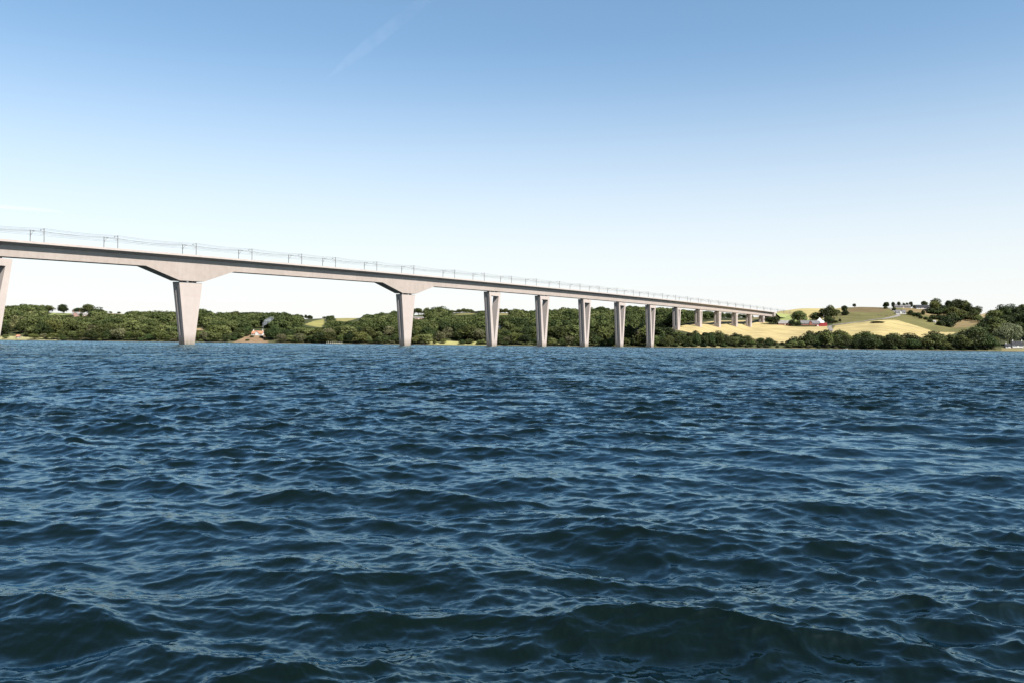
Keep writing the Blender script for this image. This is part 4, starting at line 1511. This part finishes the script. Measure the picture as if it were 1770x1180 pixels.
# ------------------------------------------------------------------ cows on the hill meadow
def cow_mesh():
    V = [(0, 0, 1.15), (.55, 0, 1.2), (-.6, 0, 1.18), (.95, 0, 1.32), (1.25, 0, 1.05), (1.5, 0, .85), (-.85, 0, 1.1), (-.98, 0, .6)]
    E = [(0, 1), (0, 2), (1, 3), (3, 4), (4, 5), (2, 6), (6, 7)]
    Rr = [.40, .38, .38, .2, .17, .1, .08, .03]
    for sx, hock in ((.5, .0), (-.62, -.1)):
        for sy in (-.2, .2):
            n = len(V)
            V += [(sx, sy, .75), (sx + hock, sy, .42), (sx + hock * .3, sy, .04)]
            Rr += [.15, .08, .07]
            E += [(1 if sx > 0 else 2, n), (n, n + 1), (n + 1, n + 2)]
    me = bpy.data.meshes.new('cow')
    me.from_pydata(V, E, [])
    o = bpy.data.objects.new('cow', me)
    COL.objects.link(o)
    md = o.modifiers.new('skin', 'SKIN')
    for i, rr in enumerate(Rr):
        me.skin_vertices[0].data[i].radius = (rr, rr)
    me.skin_vertices[0].data[0].use_root = True
    sb = o.modifiers.new('sub', 'SUBSURF'); sb.levels = 1; sb.render_levels = 1
    dg = bpy.context.evaluated_depsgraph_get()
    out = bpy.data.meshes.new_from_object(o.evaluated_get(dg))
    bpy.data.objects.remove(o)
    out.materials.clear()
    out.materials.append(M['cow'])
    return out


cm = cow_mesh()
for x, y in [(1518, 545.5), (1522.5, 546), (1530.5, 547), (1533, 546.8), (1539, 546), (1485, 545.5)]:
    p = ghit(x, y)
    o = bpy.data.objects.new('cow', cm)
    COL.objects.link(o)
    o.location = (p.x, p.y, p.z)
    o.rotation_euler = (0, 0, random.uniform(0, 6.28))
    o.scale = (1.15, 1.15, 1.15)
    tag(o, 'dark cow grazing on the hill meadow above the road', 'cow', 'cows on the hill meadow')

# ------------------------------------------------------------------ smoke and vapour trails
def volume_mat(name, density, noise=None, color=(1, 1, 1), aniso=.2):
    m = bpy.data.materials.new(name)
    m.use_nodes = True
    nt = m.node_tree
    nt.nodes.remove(nt.nodes['Principled BSDF'])
    v = N(nt, 'ShaderNodeVolumePrincipled')
    v.inputs['Color'].default_value = (*color, 1)
    v.inputs['Density'].default_value = density
    v.inputs['Anisotropy'].default_value = aniso
    nt.links.new(v.outputs[0], nt.nodes['Material Output'].inputs['Volume'])
    if noise:
        geo = N(nt, 'ShaderNodeNewGeometry')
        no = N(nt, 'ShaderNodeTexNoise', Scale=noise, Detail=3.0)
        nt.links.new(geo.outputs['Position'], no.inputs['Vector'])
        mr = N(nt, 'ShaderNodeMapRange')
        mr.inputs['From Min'].default_value = .30
        mr.inputs['From Max'].default_value = .68
        mr.inputs['To Max'].default_value = density
        nt.links.new(no.outputs['Fac'], mr.inputs['Value'])
        nt.links.new(mr.outputs[0], v.inputs['Density'])
    return m


p = ghit(445, 579.5)
base = Vector((p.x + 6.3, p.y, p.z + 7))
mb = MB()
mb.tube([base, base + Vector((.3, 0, 3)), base + Vector((1.0, 1, 6.5)), base + Vector((3.2, 2, 9.5)), base + Vector((6.5, 3, 12)), base + Vector((10.5, 4, 14.3)), base + Vector((13.5, 5, 15.5))], [.6, 1.3, 2.3, 3.2, 3.4, 2.6, .7], 10)
sm = mb.build('smoke', volume_mat('chimney_smoke', .085, .30, (.86, .90, 1.0)), None, True)
tag(sm, 'thin pale smoke drifting right from the tiled house chimney', 'smoke', kind='stuff')
ALT = 7000.0


def sky_pt(x, y, alt):
    Y = alt * F / (hor(x) - y)
    return Vector((xat(x, Y), Y, alt))


mb = MB()
pa, pb = sky_pt(742, -12, ALT), sky_pt(556, 138, ALT)
pts = [pa.lerp(pb, t) for t in (-.6, -.1, .1, .3, .5, .7, .85, 1)]
mb.tube(pts, [110, 120, 130, 150, 160, 130, 80, 15], 12)
ct = mb.build('contrail_clouds', volume_mat('contrail_vapour', .000048, .0014, (1, 1, 1), 0), None, True)
tag(ct, 'faint broad vapour trail slanting across the upper blue sky', 'vapour trail', kind='stuff')
mb = MB()
pts = [sky_pt(x, y, 6000.0) for x, y in ((-40, 354), (0, 357.5), (40, 360.5), (80, 364), (112, 367))]
mb.tube(pts, [95, 95, 90, 70, 15], 10)
ct = mb.build('contrail_clouds', volume_mat('low_contrail_vapour', .0004, None, (1, 1, 1), 0), None, True)
tag(ct, 'short thin vapour trail low in the sky above the left end of the bridge', 'vapour trail', kind='stuff')

# ------------------------------------------------------------------ light
ELEV = R(47)
az = Vector((.731, -.682))
sun_dir = Vector((az.x * math.cos(ELEV), az.y * math.cos(ELEV), math.sin(ELEV)))
ld = bpy.data.lights.new('sun', 'SUN')
ld.energy = 5.0
ld.angle = R(.53)
ld.color = (1.0, .945, .87)
lo = bpy.data.objects.new('sun', ld)
COL.objects.link(lo)
lo.rotation_euler = sun_dir.to_track_quat('Z', 'Y').to_euler()
w = bpy.data.worlds.new('World')
scene.world = w
w.use_nodes = True
nt = w.node_tree
sky = nt.nodes.new('ShaderNodeTexSky')
sky.sky_type = 'NISHITA'
sky.sun_disc = False
sky.sun_elevation = ELEV
sky.sun_rotation = math.atan2(az.x, az.y)
sky.altitude = 0
sky.air_density = 1.0
sky.dust_density = 1.0
sky.ozone_density = 2.0
bg = nt.nodes['Background']
bg.inputs['Strength'].default_value = .05
# the air whitens towards the horizon on a warm summer day
tc = N(nt, 'ShaderNodeTexCoord')
sx = N(nt, 'ShaderNodeSeparateXYZ')
nt.links.new(tc.outputs['Generated'], sx.inputs[0])
mr = N(nt, 'ShaderNodeMapRange', interpolation_type='SMOOTHSTEP')
mr.inputs['From Min'].default_value = .0
mr.inputs['From Max'].default_value = .34
mr.inputs['To Min'].default_value = .86
mr.inputs['To Max'].default_value = 0.0
nt.links.new(sx.outputs['Z'], mr.inputs['Value'])
mx = N(nt, 'ShaderNodeMixRGB')
mx.inputs['Color2'].default_value = (5.55, 5.45, 5.42, 1)
nt.links.new(mr.outputs[0], mx.inputs['Fac'])
tn = N(nt, 'ShaderNodeMixRGB', blend_type='MULTIPLY')      # slightly greener summer air
tn.inputs['Fac'].default_value = 1.0
tn.inputs['Color2'].default_value = (.875, .985, .975, 1)
nt.links.new(sky.outputs[0], tn.inputs['Color1'])
nt.links.new(tn.outputs[0], mx.inputs['Color1'])
nt.links.new(mx.outputs[0], bg.inputs['Color'])

# ------------------------------------------------------------------ camera
cd = bpy.data.cameras.new('camera')
cd.sensor_width = 36.0
cd.lens = 36.0 * F / 1770.0
cd.clip_start = .1
cd.clip_end = 120000
co = bpy.data.objects.new('camera', cd)
COL.objects.link(co)
pitch = math.atan((hor(885) - 590.0) / F)
fwd = Vector((0, math.cos(pitch), math.sin(pitch)))
right = Vector((1, 0, 0))
up = right.cross(fwd)
rr = right * math.cos(ROLL) + up * math.sin(ROLL)
uu = up * math.cos(ROLL) - right * math.sin(ROLL)
m = Matrix((rr, uu, -fwd)).transposed().to_4x4()
m.translation = (0, 0, EYE)
co.matrix_world = m
scene.camera = co

scene.view_settings.view_transform = 'Standard'
scene.view_settings.look = 'None'
scene.view_settings.exposure = 1.885
scene.view_settings.gamma = 1.0
scene.view_settings.use_curve_mapping = False
scene.cycles.max_bounces = 6
scene.cycles.volume_bounces = 1
scene.cycles.use_denoising = True
